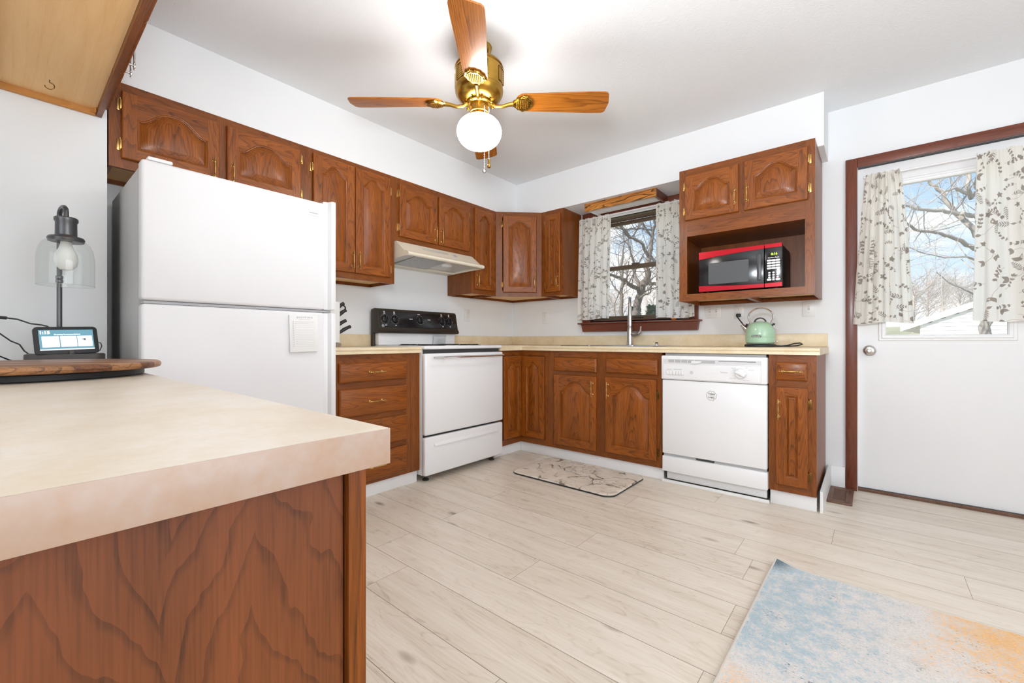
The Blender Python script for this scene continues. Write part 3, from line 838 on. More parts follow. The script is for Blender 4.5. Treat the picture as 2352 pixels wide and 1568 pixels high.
mb = MB(M); mb.box(0, .06, 0, .019, 0, hh); mb.box(w - .05, w, 0, .019, 0, hh); mb.box(.06, w - .05, .0004, .0185, 0, .05, grain='x'); mb.box(.06, w - .05, .0004, .0185, hh - .05, hh, grain='x')
mb.build('face_frame', OAK_H, t)
mb = MB(M); door_mesh(mb, .066, .036, .309, .698, .055, .05); do = mb.build('door', OAK, t, smooth=28)
mb = MB(M); pull(mb, .352, .125, -.019); mb.build('handle', BRASS, do)
for q in (.105, .655):
    mb = MB(M); hinge(mb, .066, q, -.019, -1); mb.build('hinge', DBRASS, do)
# back wall uppers: frame plane y=-S
cabinet('wall_cabinet', 'narrow oak wall cabinet beside the left window curtain with a slim square panel door', T(.6125, -S, zb), .2365, hh, S - .002,
        [(0, .045, 0, hh), (.205, .2365, 0, hh)], [(.045, .205, 0, .04), (.045, .205, hh - .045, hh)],
        [dict(r=(.046, .2085, .034, .733), sq=True, st=.047, hinge=-1, pull=(.187, .125), hz=(.10, .66))])
# microwave cabinet
MW = T(1.910, -.461, 1.228); hh = ZS - 1.228
def mwx(t, M):
    mb = MB(M)
    mb.box(.012, .765, .019, .452, .0335, .046, grain='x'); mb.build('shelf', OAK_H, t)
    mb = MB(M)
    mb.box(.012, .765, .019, .452, .446, .458, grain='x'); mb.build('divider', OAK_H, t)
    mb = MB(M); mb.box(.40, .43, .019, .44, .002, .022, grain='y'); mb.box(.014, .762, .43, .449, 0, .022, grain='x'); mb.build('support_batten', OAK_H, t)
cabinet('microwave_cabinet', 'deep oak wall cabinet with two doors over an open microwave shelf', MW, .777, hh, .459,
        [(0, .052, 0, hh), (.728, .777, 0, hh), (.375, .41, .54, .87)], [(.052, .728, 0, .047), (.052, .728, .444, .56), (.052, .728, .855, hh)],
        [dict(r=(.042, .377, .553, .860), ah=.06, hinge=-1, pull=(.357, .655), hz=(.62, .79)), dict(r=(.408, .744, .553, .864), ah=.06, hinge=1, pull=(.428, .655), hz=(.62, .79))],
        extra=mwx, lip=.03)

# hanging cabinet over the peninsula: frame faces +Y, local x -> -X
HM = T(2.40, -3.222, 1.945, 180)
hh = ZC - 1.945
def hkx(t, M):
    hk = MB(); c = Vector((.492, -3.388, 1.964))
    P = [c + Vector((.0, 0, .004)), c + Vector((0, 0, -.006))]
    for i in range(15):
        a = radians(90 - i * 19)
        P.append(c + Vector((.010 * cos(a) * .4, .013 * cos(a), -.019 + .013 * sin(a))))
    hk.tube(P, .0016, 8); hk.build('cup_hook', DBRASS, t, label='small brass cup hook')
    hl = MB(); hl.box(S + .0012, S + .0185, -3.54, -3.243, 1.9444, 1.9692, grain='y'); hl.prism([(S + .016, -3.243), (S + .045, -3.243), (S + .016, -3.262)], 1.951, 1.969, 'z'); hl.build('bottom_cleat', PALE2, t)
W = 2.40 - S - .002
ds = []
n = 5; dw = (W - .06) / n
for i in range(n):
    x0 = .03 + i * dw + .006; x1 = x0 + dw - .012
    ds.append(dict(r=(x0, x1, .03, hh - .03), ah=.05, hinge=1 if i % 2 == 0 else -1, pull=((x0 + .03) if i % 2 == 0 else (x1 - .03), .10), hz=(.10, hh - .10)))
cabinet('hanging_cabinet', 'oak wall cabinet hanging over the peninsula with its pale wooden underside showing', HM, W, hh, .32,
        [(0, .04, 0, hh), (W - .045, W, 0, hh)] + [(.03 + i * dw - .02, .03 + i * dw + .02, 0, hh) for i in range(1, n)], [(.04, W - .045, 0, .045), (.04, W - .045, hh - .045, hh)],
        ds, extra=hkx, lip=.024, handles_metal=STEEL)

# ------------------------------------------------------------------ base cabinets
XB = .6057
zt = .8735; z0 = .084; hh = zt - z0
def LB(y): return T(XB, y, z0, 90)
cabinet('drawer_cabinet', 'four-drawer oak base cabinet between refrigerator and range', LB(-2.335), .638, hh, XB - .004,
        [(0, .07, 0, hh), (.53, .566, 0, hh), (.567, .638, 0, hh)], [(.07, .53, 0, .03), (.07, .53, hh - .06, hh), (.07, .53, .17, .25), (.07, .53, .37, .45), (.07, .53, .57, .66)],
        drawers=[dict(r=(.063, .530, z - z0, q - z0)) for z, q in ((.709, .821), (.507, .670), (.309, .476), (.106, .275))])
# corner unit
t = thing('corner_base_cabinet', 'L-shaped oak corner base cabinet with two narrow arched doors meeting at the inside corner', 'cabinet', (.4, -.4, z0))
mb = MB(); mb.prism([(.004, -.912), (.585, -.912), (.585, -.585), (.885, -.585), (.885, -.004), (.004, -.004)], z0, zt, 'z'); mb.build('carcass', OAK_H, t)
mb = MB(LB(-.912)); w = .912 - XB
mb.box(0, w, 0, .019, 0, .045, grain='x'); mb.box(0, w, 0, .019, hh - .045, hh, grain='x'); mb.box(0, .05, 0.0003, .0185, .045, hh - .045); mb.box(.2, w, 0.004, .0185, .045, hh - .045)
mb.M = T(XB, -XB, z0); mb.box(0, .285, 0, .019, 0, .045, grain='x'); mb.box(0, .285, 0, .019, hh - .045, hh, grain='x'); mb.box(.255, .285, .0003, .0185, .045, hh - .045); mb.box(0, .06, 0.004, .0185, .045, hh - .045)
mb.build('face_frame', OAK_H, t)
mb = MB(LB(-.912)); door_mesh(mb, .060, .052, .2435, .690, .05, .05); mb.build('door', OAK, t, smooth=28)
mb = MB(T(XB, -XB, z0)); door_mesh(mb, .0215, .050, .2325, .690, .05, .05); mb.build('door', OAK, t, smooth=28)
# sink base
M = T(.892, -XB, z0)
cabinet('sink_cabinet', 'wide two-door oak base cabinet under the sink', M, .950, hh, XB - .004,
        [(0, .075, 0, hh), (.448, .535, 0, hh), (.912, .950, 0, hh)], [(.075, .912, 0, .045), (.075, .912, hh - .05, hh), (.075, .912, .595, .635)],
        doors=[dict(r=(.068, .454, .034, .600), ah=.085, st=.05, hinge=-1, pull=(.425, .505), hz=(.10, .545), hm=DBRASS), dict(r=(.529, .917, .044, .601), ah=.085, st=.05, hinge=1, pull=(.552, .505), hz=(.10, .50), hm=DBRASS)],
        top=False, drawers=[dict(r=(.066, .454, .629, .738), false=True), dict(r=(.532, .924, .634, .741), false=True)])
M = T(2.476, -XB, z0)
cabinet('end_cabinet', 'narrow oak base cabinet right of the dishwasher with one drawer over one door', M, .2295, hh, XB - .004,
        [(0, .045, 0, hh), (.185, .2295, 0, hh)], [(.045, .185, 0, .05), (.045, .185, hh - .045, hh), (.045, .185, .60, .65)],
        doors=[dict(r=(.037, .192, .042, .604), sq=True, st=.046, hinge=1, pull=(.053, .475), hz=(.11, .515), hm=DBRASS)],
        drawers=[dict(r=(.036, .190, .644, .747))])
mb = MB(); mb.box(.03, .56, -2.33, -1.71, 0.001, .083); mb.box(.03, .56, -.9, -.03, .001, .083); mb.build('trim_7', TRIMW, kind='structure')
mb = MB(); mb.box(.57, 1.84, -.56, -.03, .001, .083); mb.box(2.49, 2.70, -.56, -.01, .001, .083); mb.build('trim_8', TRIMW, kind='structure')

# ------------------------------------------------------------------ worktops
def round_edge(d, z0=.8745, z1=.914, r=.012):
    P = [(0, z0), (d - .004, z0)]
    for i in range(7):
        a = radians(-60 + 150 * i / 6)
        P.append((d - r + r * cos(a), z1 - r + r * sin(a)))
    P.append((0, z1))
    return P
t = thing('worktop', 'short beige laminate worktop left of the range with its backsplash', 'worktop', (.3, -2.0, .8745))
mb = MB()
mb.prism([(x, z) for x, z in round_edge(.6348)], -2.335, -1.6975, 'y'); mb.build('counter_slab', COUNTER, t)
mb = MB(); mb.box(.0005, .02, -2.335, -1.6975, .9145, 1.003, bev=.005); mb.build('backsplash', COUNTER, t)
t = thing('worktop', 'long L-shaped beige laminate worktop running from the range round to the door end', 'worktop', (1.3, -.3, .8745))
mb = MB()
SX0, SX1, SY0, SY1 = .985, 1.775, -.545, -.085
prof = round_edge(.6348)
poly = [(-y, z) for y, z in prof]
# slab: run along the sink wall with a cut-out for the bowls, plus the stub beside the range
mb.prism([(.0005, -.9125), (.6348, -.9125), (.6348, -.6348), (.64, -.6225), (SX0, -.6225), (SX0, -.0005), (.0005, -.0005)], .8745, .914, 'z')
mb.prism([(SX0, -.6225), (SX1, -.6225), (SX1, SY0), (SX0, SY0)], .8745, .914, 'z')
mb.prism([(SX0, SY1), (SX1, SY1), (SX1, -.0005), (SX0, -.0005)], .8745, .914, 'z')
mb.prism([(SX1, -.6225), (2.722, -.6225), (2.722, -.0005), (SX1, -.0005)], .8745, .914, 'z')
lip = [(-.6224, .8745), (-.6308, .8745)] + poly[2:-1] + [(-.6224, .914)]
mb.prism([(y, z) for y, z in lip], .6348, 2.722, 'x')
mb.build('counter_slab', COUNTER, t)
mb = MB(); mb.box(.0005, .02, -.9125, -.0205, .9145, 1.003, bev=.005); mb.box(.0005, 2.716, -.02, -.0005, .9145, 1.003, bev=.004); mb.build('backsplash', COUNTER, t)

# peninsula
PZ = .853
t = thing('peninsula_cabinet', 'oak peninsula cabinet in the near corner with a bold-grained end panel', 'cabinet', (1.4, -3.5, 0))
mb = MB(); mb.box(S + .002, 2.485, -3.80, -3.262, .0, PZ - .042); mb.build('carcass', OAK_H, t)
mb = MB(); mb.box(2.486, 2.501, -3.80, -3.2625, .0, PZ - .042, grain='z', off=(.102, .035, .4)); mb.build('end_panel', PLY, t)
mb = MB(); mb.box(S + .002, 2.5095, -3.2605, -3.240, .0, PZ - .042, grain='z'); mb.build('face_frame', OAK_H, t)
for i in range(4):
    mb = MB(T(2.44 - i * .53, -3.2395, .1, 180)); door_mesh(mb, 0, 0, .49, .56, .06, .055); mb.build('door', OAK, t, smooth=28)
t = thing('worktop', 'cream laminate peninsula worktop under the round board and lamp', 'worktop', (1.4, -3.5, PZ - .04))
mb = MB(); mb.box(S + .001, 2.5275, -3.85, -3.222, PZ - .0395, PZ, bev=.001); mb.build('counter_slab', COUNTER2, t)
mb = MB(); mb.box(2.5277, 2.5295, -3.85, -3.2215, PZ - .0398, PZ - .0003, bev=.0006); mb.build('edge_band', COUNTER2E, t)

# ------------------------------------------------------------------ refrigerator
FX, FYA, FYB, FZ = .78, -3.160, -2.384, 1.662
t = thing('refrigerator', 'white top-freezer refrigerator with a notepad on its lower door', 'refrigerator', (.4, -2.77, 0))
mb = MB(); mb.box(.05, .70, FYA + .004, FYB - .004, .03, FZ - .012, bev=.006); mb.build('cabinet_shell', FRSIDE, t)
mb = MB(); mb.box(.701, .716, FYA + .015, FYB - .015, .10, FZ - .022); mb.build('gasket', WHITEP, t)
def frdoor(z0, z1, name):
    mb = MB()
    mb.box(.717, FX, FYA, FYB - .052, z0, z1, bev=.012, seg=3)
    d = mb.build(name, FRIDGEW, t)
    mb = MB()
    # full-height moulded grip along the opening edge
    P = [(.717, FYB - .053), (.768, FYB - .053), (.772, FYB - .046), (.776, FYB - .034), (.800, FYB - .026), (.806, FYB - .016), (.802, FYB - .004), (.79, FYB), (.717, FYB)]
    mb.prism(P, z0 + .001, z1 + (.012 if name == 'freezer_door' else -.001), 'z', bev=.004)
    mb.build('handle', APPL, d)
    return d
fz = frdoor(1.113, FZ, 'freezer_door')
fd = frdoor(.11, 1.098, 'refrigerator_door')
mb = MB(); mb.box(.7805, .7822, -2.523, -2.463, 1.585, 1.612, bev=.0006); mb.box(.7821, .7824, -2.515, -2.471, 1.5955, 1.6015, 1); mb.build('badge', [WHITEP, LGREY], fz, label='pale rectangular name badge')
mb = MB(); mb.box(.70, .775, FYA + .02, FYA + .10, FZ + .001, FZ + .016, bev=.006); mb.build('hinge_cover', WHITEP, t)
mb = MB(); mb.box(.69, .762, FYA + .01, FYB - .01, 1.1, 1.111); mb.build('door_gap', GREYP, t)
mb = MB(); mb.box(.69, .755, FYA + .01, FYB - .01, .02, .105, bev=.004); mb.build('kick_grille', GREYP, t)
mb = MB()
for yy in (FYA + .06, FYB - .06):
    for xx in (.1, .66): mb.lathe([(.018, 0), (.018, .03)], (xx, yy, 0), 'z', 12)
mb.build('feet', BLACKM, t)
# notepad
t = thing('notepad', 'white ruled shopping notepad stuck on the lower refrigerator door', 'notepad', (.79, -2.54, .897))
NM = T(.7812, -2.611, .897, 90) @ Matrix.Rotation(radians(-1.5), 4, 'Y')
mb = MB(NM); mb.box(0, .136, -.012, 0, 0, .181, bev=.001); mb.build('paper_block', PAPER, t)
mb = MB(NM)
text(mb, 'S H O P P I N G', .0115, Matrix.Translation((.072, -.0123, .169)) @ FRONT, 0, .0002, bold=.0003)
for i in range(9): mb.box(.045 + i * .0062, .0495 + i * .0062, -.0124, -.0119, .1585, .1600)
for i in range(15):
    z = .146 - i * .0085
    mb.box(.024, .122, -.0124, -.0119, z, z + .0005)
    mb.box(.016, .020, -.0124, -.0119, z + .001, z + .0045)
mb.box(.012, .0125, -.0124, -.0119, .022, .150)
mb.build('lettering', LGREY, t)
mb = MB(NM)
for row, x0, x1 in ((.1475, .026, .115), (.139, .022, .09)):
    P = []
    k = 60
    for i in range(k):
        u = i / (k - 1)
        P.append((x0 + (x1 - x0) * u + .0012 * sin(i * 1.9), -.0124, row + .0022 * sin(i * 1.3) * (0.6 + .4 * sin(i * .37))))
    mb.tube(P, .0003, 4)
mb.build('handwriting', LGREY, t)

# ------------------------------------------------------------------ range hood
t = thing('range_hood', 'cream under-cabinet range hood over the stove', 'range hood', (.24, -1.305, 1.54))
HA, HB = -1.687, -.923
mb = MB()
# profile (x,z): sloped front and rolled lip, open underneath
P = [(.004, 1.674), (.322, 1.674), (.425, 1.592), (.448, 1.590)]
for i in range(6):
    a = radians(75 - 150 * i / 5); P.append((.456 + .015 * cos(a), 1.570 + .014 * sin(a)))
P += [(.444, 1.557), (.430, 1.566), (.30, 1.60), (.10, 1.60), (.10, 1.542), (.004, 1.542)]
mb.prism(P, HA, HB, 'y')
for ya, yb in ((HA, HA + .008), (HB - .008, HB)):
    mb.prism([(.004, 1.542), (.004, 1.66), (.30, 1.66), (.43, 1.585), (.452, 1.556)], ya - .0005, yb + .0005, 'y')
mb.build('shell', ALMOND, t, smooth=30)
mb = MB(); mb.prism([(.105, 1.547), (.105, 1.553), (.40, 1.580), (.40, 1.574)], HA + .13, HB - .33, 'y'); mb.build('grease_filter', ALU, t)
mb = MB(); mb.prism([(.12, 1.558), (.12, 1.575), (.42, 1.588), (.42, 1.578)], HA + .012, HB - .012, 'y'); mb.build('inner_pan', plain('grey_pan', (.74, .74, .72, 1), .4), t)
mb = MB(); mb.lathe([(.004, -.016), (.025, -.016), (.045, -.010), (.05, 0), (.05, .01)], (.30, HB - .27, 1.563), 'z', 24, sx=.8); mb.build('lamp_lens', plain('milky_lens', (.75, .75, .74, 1), .3), t)
SL = math.atan2(1.592 - 1.674, .425 - .322)
FS = Matrix.Translation((.322, 0, 1.674)) @ Matrix.Rotation(-SL, 4, 'Y')   # x along the slope
mb = MB(FS)
for r in range(2):
    for i in range(26):
        y = -1.478 + i * .0097
        mb.box(.036 + r * .017, .049 + r * .017, y, y + .006, -.0004, .0006)
mb.build('vent_slot', GREYP, t)
for y in (-1.186, -1.166):
    mb = MB(FS); mb.box(.052, .080, y, y + .014, 0, .006, bev=.0015); mb.build('switch', GREYP, t)

# ------------------------------------------------------------------ range (stove)
RA, RB = -1.690, -.918
t = thing('range', 'white freestanding electric range with a black control panel', 'range', (.35, -1.3, 0))
mb = MB(); mb.box(.03, .625, RA, RB, .045, .895, bev=.003); mb.build('body', APPL, t)
mb = MB(); mb.box(.59, .6275, RA + .004, RB - .004, .05, .90); mb.build('gap_liner', GASK, t)
mb = MB(); mb.box(.03, .657, RA - .004, RB + .004, .896, .9205, bev=.009, seg=3); mb.build('cooktop', APPL, t)
for x, y, r in ((.48, -1.50, .10), (.48, -1.11, .08), (.24, -1.50, .08), (.24, -1.11, .10)):
    mb = MB()
    P = []
    for i in range(90):
        a = i * 2 * pi / 22; q = r * (.15 + .85 * i / 89); P.append((x + q * cos(a), y + q * sin(a), .9265))
    mb.tube(P, .0042, 6)
    mb.lathe([(r + .012, .0), (r + .012, .003), (r + .004, .004), (r + .002, .001)], (x, y, .9206), 'z', 32)
    mb.build('burner', BLACK, t)
mb = MB(); mb.box(.628, .667, RA - .006, RB + .006, .318, .868, bev=.012, seg=3); od = mb.build('oven_door', APPL, t)
mb = MB(); mb.box(.700, .711, RA + .035, RB - .028, .835, .849, bev=.003)
for y in (RA + .14, RB - .13): mb.box(.664, .704, y - .006, y + .006, .836, .847, bev=.002)
mb.build('handle', CHROME, od)
mb = MB()
ZD0, ZD1 = .046, .304
mb.box(.628, .665, RA - .005, RB + .005, ZD0, ZD1, bev=.011, seg=3)
sd = mb.build('storage_drawer', APPL, t)
mb = MB(); mb.prism([(.6645, .262), (.6655, .262), (.673, .247), (.673, .238), (.6645, .236)], RA + .07, RB - .06, 'y', bev=.002); mb.build('grip_ridge', APPL, sd)
for x, y in ((.60, RA + .05), (.60, RB - .06), (.08, RA + .05), (.08, RB - .05)):
    mb = MB(); mb.lathe([(.022, 0), (.022, .010), (.010, .014), (.010, .046)], (x, y, 0), 'z', 16); mb.build('foot', BLACKM, t)
# backguard: white riser and the black console leaning back
mb = MB(); mb.box(.03, .105, RA + .002, RB - .002, .921, 1.018, bev=.010, seg=3); mb.build('backguard', APPL, t)
mb = MB()
side = [(.028, .915), (.058, .915), (.058, 1.012), (.138, 1.016), (.146, 1.032), (.130, 1.055), (.103, 1.186), (.092, 1.200), (.070, 1.203), (.028, 1.195)]
mb.prism(side, RA - .018, RB + .012, 'y', bev=.006, seg=3)
cs = mb.build('control_console', BRONZE, t)
# black glossy fascia on the sloped face
d = Vector((.103 - .130, 0, 1.186 - 1.055)); ang = math.atan2(d.x, d.z)
FM = Matrix.Translation((.1305, 0, 1.055)) @ Matrix.Rotation(ang, 4, 'Y') @ Matrix.Rotation(radians(90), 4, 'Z')  # local x -> +Y, -y -> outward, z up slope
mb = MB(FM); mb.box(RA + .006, RB - .010, -.003, .001, .004, .128, bev=.0015); mb.build('fascia', BLACK, t)
kn = [(-1.645, .066), (-1.556, .066), (-1.315, .068), (-1.083, .068), (-1.000, .068)]
for i, (y, z) in enumerate(kn):
    mb = MB(FM @ Matrix.Translation((y, -.003, z)) @ Matrix.Rotation(radians(90), 4, 'X'))
    mb.lathe([(.030, 0), (.030, .003), (.027, .006), (.025, .014), (.022, .016), (0, .017)], (0, 0, 0), 'z', 28)
    mb.box(-.005, .005, -.024, .024, .012, .026, bev=.002)
    mb.build('knob', BLACK, t)
mb = MB(FM)
for i, (y, z) in enumerate(kn):
    for k in range(14):
        a = radians(-60 + k * 300 / 13); r = .0365
        mb.box(y + r * sin(a) - .0012, y + r * sin(a) + .0012, -.0034, -.0028, z - r * cos(a) - .0012 + 0, z - r * cos(a) + .0012)
    if i != 2:
        text(mb, 'MED', .008, Matrix.Translation((y + .004, -.0032, z - .047)) @ FRONT, 0, .0002, bold=.0003)
        text(mb, 'OFF', .009, Matrix.Translation((y, -.0032, z + .044)) @ FRONT, 0, .0002, bold=.0003)
        for k in range(4): mb.box(y - .006 + (k % 2) * .007, y - .001 + (k % 2) * .007, -.0034, -.0028, z + .052 + (k // 2) * .006, z + .056 + (k // 2) * .006)
    else:
        text(mb, 'OVEN', .009, Matrix.Translation((y - .008, -.0032, z + .047)) @ FRONT, 0, .0002, bold=.0003)
for y in (-1.405, -1.222): text(mb, 'SURFACE' if y < -1.3 else 'PREHEAT', .0075, Matrix.Translation((y, -.0032, .074)) @ FRONT, 0, .0002, bold=.0003)
mb.lathe([(.010, -.0002), (.010, .0003)], (0, 0, 0), 'z', 4) if False else None
mb.build('lettering', PRINTW, t)
def roundel(mb, M, r, m=0, dz=.0003):
    """round maker's mark: ring with two looped letters"""
    old = mb.M; mb.M = old @ M
    K = 28
    mb.tube([(r * cos(2 * pi * i / K), r * sin(2 * pi * i / K), dz) for i in range(K)], r * .09, 6, m, closed=True)
    text(mb, 'GE', r * 1.0, Matrix.Translation((0, 0, dz)), m, .0003, bold=r * .02)
    mb.M = old
mb = MB(FM); roundel(mb, Matrix.Translation((-1.668, -.0033, .014)) @ FRONT, .010); mb.build('emblem', PRINTW, t)
# little printed card on the cooktop
t = thing('recipe_card', 'small clear printed card leaning on the white backguard of the range', 'card', (.13, -1.11, .921))
CM = T(.118, -1.18, .9215, 90) @ Matrix.Rotation(radians(8), 4, 'X')
mb = MB(CM); mb.box(0, .135, 0, .0016, 0, .082, bev=.0004); mb.build('sheet', plain('translucent_card', (.62, .63, .65, 1), .2), t)
mb = MB(CM)
mb.box(0, .135, -.0006, 0, .070, .082)
for i in range(4): mb.box(.045, .095, -.0006, 0, .045 - i * .008, .0475 - i * .008)
mb.build('lettering', LGREY, t)

# ------------------------------------------------------------------ dishwasher
t = thing('dishwasher', 'white built-in dishwasher between the sink cabinet and the narrow end cabinet', 'dishwasher', (2.16, -.33, 0))
DA, DB = 1.851, 2.4735; DY = -.628
mb = MB(); mb.box(DA + .006, DB - .006, -.575, -.03, .02, .862); mb.build('tub_shell', GASK, t)
mb = MB(); mb.box(DA + .012, DB - .012, -.60, -.56, .855, .872, bev=.002); mb.build('mounting_strip', GREYP, t)
mb = MB(); mb.box(DA, DB, DY - .016, -.58, .697, .856, bev=.008, seg=3)
cp = mb.build('control_panel', APPL, t)
mb = MB(); mb.box(DA + .004, DB - .002, DY - .006, -.58, .199, .694, bev=.006); mb.build('door', APPL, t)
mb = MB(); mb.box(DA + .004, DB + .001, DY - .008, -.58, .079, .182, bev=.006); mb.build('lower_panel', APPL, t)
mb = MB(); mb.box(DA + .01, DB - .006, DY + .01, -.575, .182, .199); mb.build('door_gap', GREYP, t)
mb = MB(); mb.box(DA + .22, DA + .33, DY + .005, DY + .012, .185, .195); mb.build('gap_notch', GASK, t)
mb = MB(); mb.box(DA + .02, DB - .01, -.59, -.575, .02, .078, bev=.002); mb.build('toe_panel', APPL, t)
y = DY - .0165
mb = MB(); mb.box(DA + .015, DB - .028, y - .0006, y + .001, .808, .835); mb.build('recess_band', plain('pale_grey_band', (.66, .66, .67, 1), .4), t)
mb = MB(); mb.box(DA + .05, DA + .34, y - .0012, y, .812, .830); mb.build('vent', GREYP, t)
mb = MB()
for i in range(4): mb.box(DA + .05 + i * .042 + .038, DA + .05 + i * .042 + .041, y - .0024, y, .812, .830)
mb.build('vent_bar', WHITEP, t)
mb = MB(); mb.prism([(DA + .195, .806), (DA + .225, .806), (DA + .262, .817), (DA + .262, .823), (DA + .200, .825)], y - .010, y - .002, 'y', bev=.002); mb.build('latch_lever', WHITEP, t)
mb = MB(); mb.box(DA + .36, DA + .565, y - .0012, y, .826, .829); mb.build('slot', GASK, t)
bx = [(1.889, 1.906), (1.907, 1.925), (1.930, 1.949), (1.950, 1.966), (1.967, 1.984), (1.985, 2.001)]
for a, b in bx:
    mb = MB(); mb.box(a, b, y - .007, y, .730, .754, bev=.002); mb.build('button', WHITEP, t)
mb = MB(T(2.337, y, .757) @ Matrix.Rotation(radians(90), 4, 'X')); mb.lathe([(.034, 0), (.034, .004), (.031, .007), (.028, .016), (0, .017)], (0, 0, 0), 'z', 32)
mb.M = mb.M @ Matrix.Rotation(radians(-28), 4, 'Z'); mb.box(-.029, .029, -.009, .009, .014, .030, bev=.003); mb.build('dial', WHITEP, t)
mb = MB(); Mt = lambda x, z: Matrix.Translation((x, y - .0004, z)) @ FRONT
for x, z, s in ((1.906, .764, 'HEAT DRY'), (1.962, .766, 'RINSE OPTIONS'), (2.242, .759, 'Nautilus'), (2.297, .788, 'Normal'), (2.30, .777, 'Wash'), (2.367, .792, 'Start'), (2.392, .779, 'Pots Pans'), (2.292, .726, 'Rinse Only'), (2.365, .716, 'Light Wash')):
    text(mb, s, .0075 if s != 'Nautilus' else .012, Mt(x, z), 0, .0002)
for z in (.8025, .704): mb.box(DA + .012, DB - .03, y - .0003, y + .0005, z, z + .0012)
mb.box(DA + .012, DA + .0132, y - .0003, y + .0005, .704, .803); mb.box(DB - .031, DB - .030, y - .0003, y + .0005, .704, .803)
mb.build('lettering', LGREY, t)
mb = MB(); roundel(mb, Mt(2.049, .749), .009); mb.build('emblem', LGREY, t)
# clean / dirty magnet
t = thing('magnet', 'white octagonal clean and dirty magnet on the dishwasher door', 'magnet', (2.168, DY - .009, .576))
R0 = .033
MM = Matrix.Translation((2.1675, DY - .0062, .609)) @ FRONT @ Matrix.Rotation(radians(-6), 4, 'Z')
oc = lambda r: [(r * cos(radians(22.5 + 45 * i)), r * sin(radians(22.5 + 45 * i))) for i in range(8)]
mb = MB(MM); mb.prism(oc(R0), 0, .003, 'z'); mb.build('disc', PAPER, t)
mb = MB(MM)
A, B = oc(R0 * .95), oc(R0 * .90)
mb.add([(*p, .0032) for p in A] + [(*p, .0032) for p in B], [(i, (i + 1) % 8, 8 + (i + 1) % 8, 8 + i) for i in range(8)])
text(mb, 'CLEAN', .0128, Matrix.Translation((0, .0105, .0032)), 0, .0002, bold=.0004)
text(mb, 'DIRTY', .0128, Matrix.Translation((0, -.0105, .0032)) @ Matrix.Rotation(pi, 4, 'Z'), 0, .0002, bold=.0004)
mb.box(-.015, .017, -.0005, .0005, .003, .0035)
mb.build('lettering', PRINTK, t)

# ------------------------------------------------------------------ sink and tap
def rrect(x0, x1, y0, y1, r, n=5):
    P = []
    for cx, cy, a0 in ((x1 - r, y1 - r, 0), (x0 + r, y1 - r, 90), (x0 + r, y0 + r, 180), (x1 - r, y0 + r, 270)):
        for i in range(n + 1):
            a = radians(a0 + 90 * i / n); P.append((cx + r * cos(a), cy + r * sin(a)))
    return P
t = thing('sink', 'double-bowl stainless steel sink set in the worktop under the window', 'sink', (1.38, -.31, .74))
mb = MB()
O = rrect(.965, 1.795, -.565, -.045, .05)
I0 = rrect(.972, 1.788, -.558, -.052, .045)
mb.loft([[(x, y, .9145) for x, y in O], [(x, y, .9175) for x, y in I0]], 0)
def deck(xa, xb, ya, yb):
    mb.add([(xa, ya, .9175), (xb, ya, .9175), (xb, yb, .9175), (xa, yb, .9175)], [(0, 1, 2, 3)])
BW = [(.990, 1.365), (1.395, 1.770)]
by0, by1 = -.538, -.135
mb.add([(x, y, .9175) for x, y in I0], [tuple(range(len(I0)))]) if False else None
deck(.972, 1.788, -.558, by0); deck(.972, 1.788, by1, -.052); deck(.972, .990, by0, by1); deck(1.365, 1.395, by0, by1); deck(1.770, 1.788, by0, by1)
mb.build('rim', SINKST, t)
for xa, xb in BW:
    mb = MB()
    L = [[(x, y, z) for x, y in rrect(xa + o, xb - o, by0 + o, by1 - o, .03 + .0)] for o, z in ((0, .9172), (.003, .905), (.008, .80), (.03, .775), (.12, .772))]
    mb.loft(L, 0, cap1=True, flip=True)
    mb.build('bowl', SINKST, t)
t = thing('sink_stopper', 'small dark-knobbed metal stopper on the sink rim right of the tap', 'sink stopper', (1.62, -.10, .9178))
mb = MB(); mb.lathe([(.022, 0), (.022, .004), (.008, .008), (.007, .016)], (1.60, -.085, .9178), 'z', 18); mb.build('plate', CHROME, t)
mb = MB(); mb.lathe([(.006, .014), (.012, .017), (.012, .024), (0, .026)], (1.60, -.085, .9178), 'z', 16); mb.build('knob', BLACKM, t)
t = thing('faucet', 'tall brushed nickel pull-down faucet standing behind the sink', 'faucet', (1.372, -.09, .918))
fx, fy = 1.372, -.09
mb = MB(); mb.lathe([(.030, 0), (.030, .006), (.026, .010), (.025, .05), (.0235, .10), (.021, .14), (.018, .16)], (fx, fy, .9178), 'z', 24); mb.build('body', STEEL, t)
mb = MB()
P = [(fx, fy, 1.07), (fx, fy, 1.2)]; Rr = [.0125, .0125]
for i in range(13):
    a = radians(180 - 15 * i); q = .062 + .062 * cos(a); P.append((fx + q * .418, fy - q * .908, 1.235 + .075 * sin(a))); Rr.append(.0125)
mb.tube(P, Rr, 14); mb.build('spout', STEEL, t)
e = Vector(P[-1])
mb = MB(); mb.lathe([(.0185, -.16), (.0195, -.15), (.018, -.09), (.0145, -.02), (.0135, .0)], e, 'z', 18); mb.build('spray_head', STEEL, t)
mb = MB()
mb.tube([(fx + .012, fy, 1.012), (fx + .05, fy, 1.012), (fx + .075, fy - .004, 1.018)], [.019, .019, .017], 14)
mb.tube([(fx + .078, fy - .004, 1.018), (fx + .094, fy - .006, 1.03), (fx + .099, fy - .008, 1.055), (fx + .102, fy - .01, 1.075)], [.016, .011, .007, .006], 10)
mb.build('lever', STEEL, t)

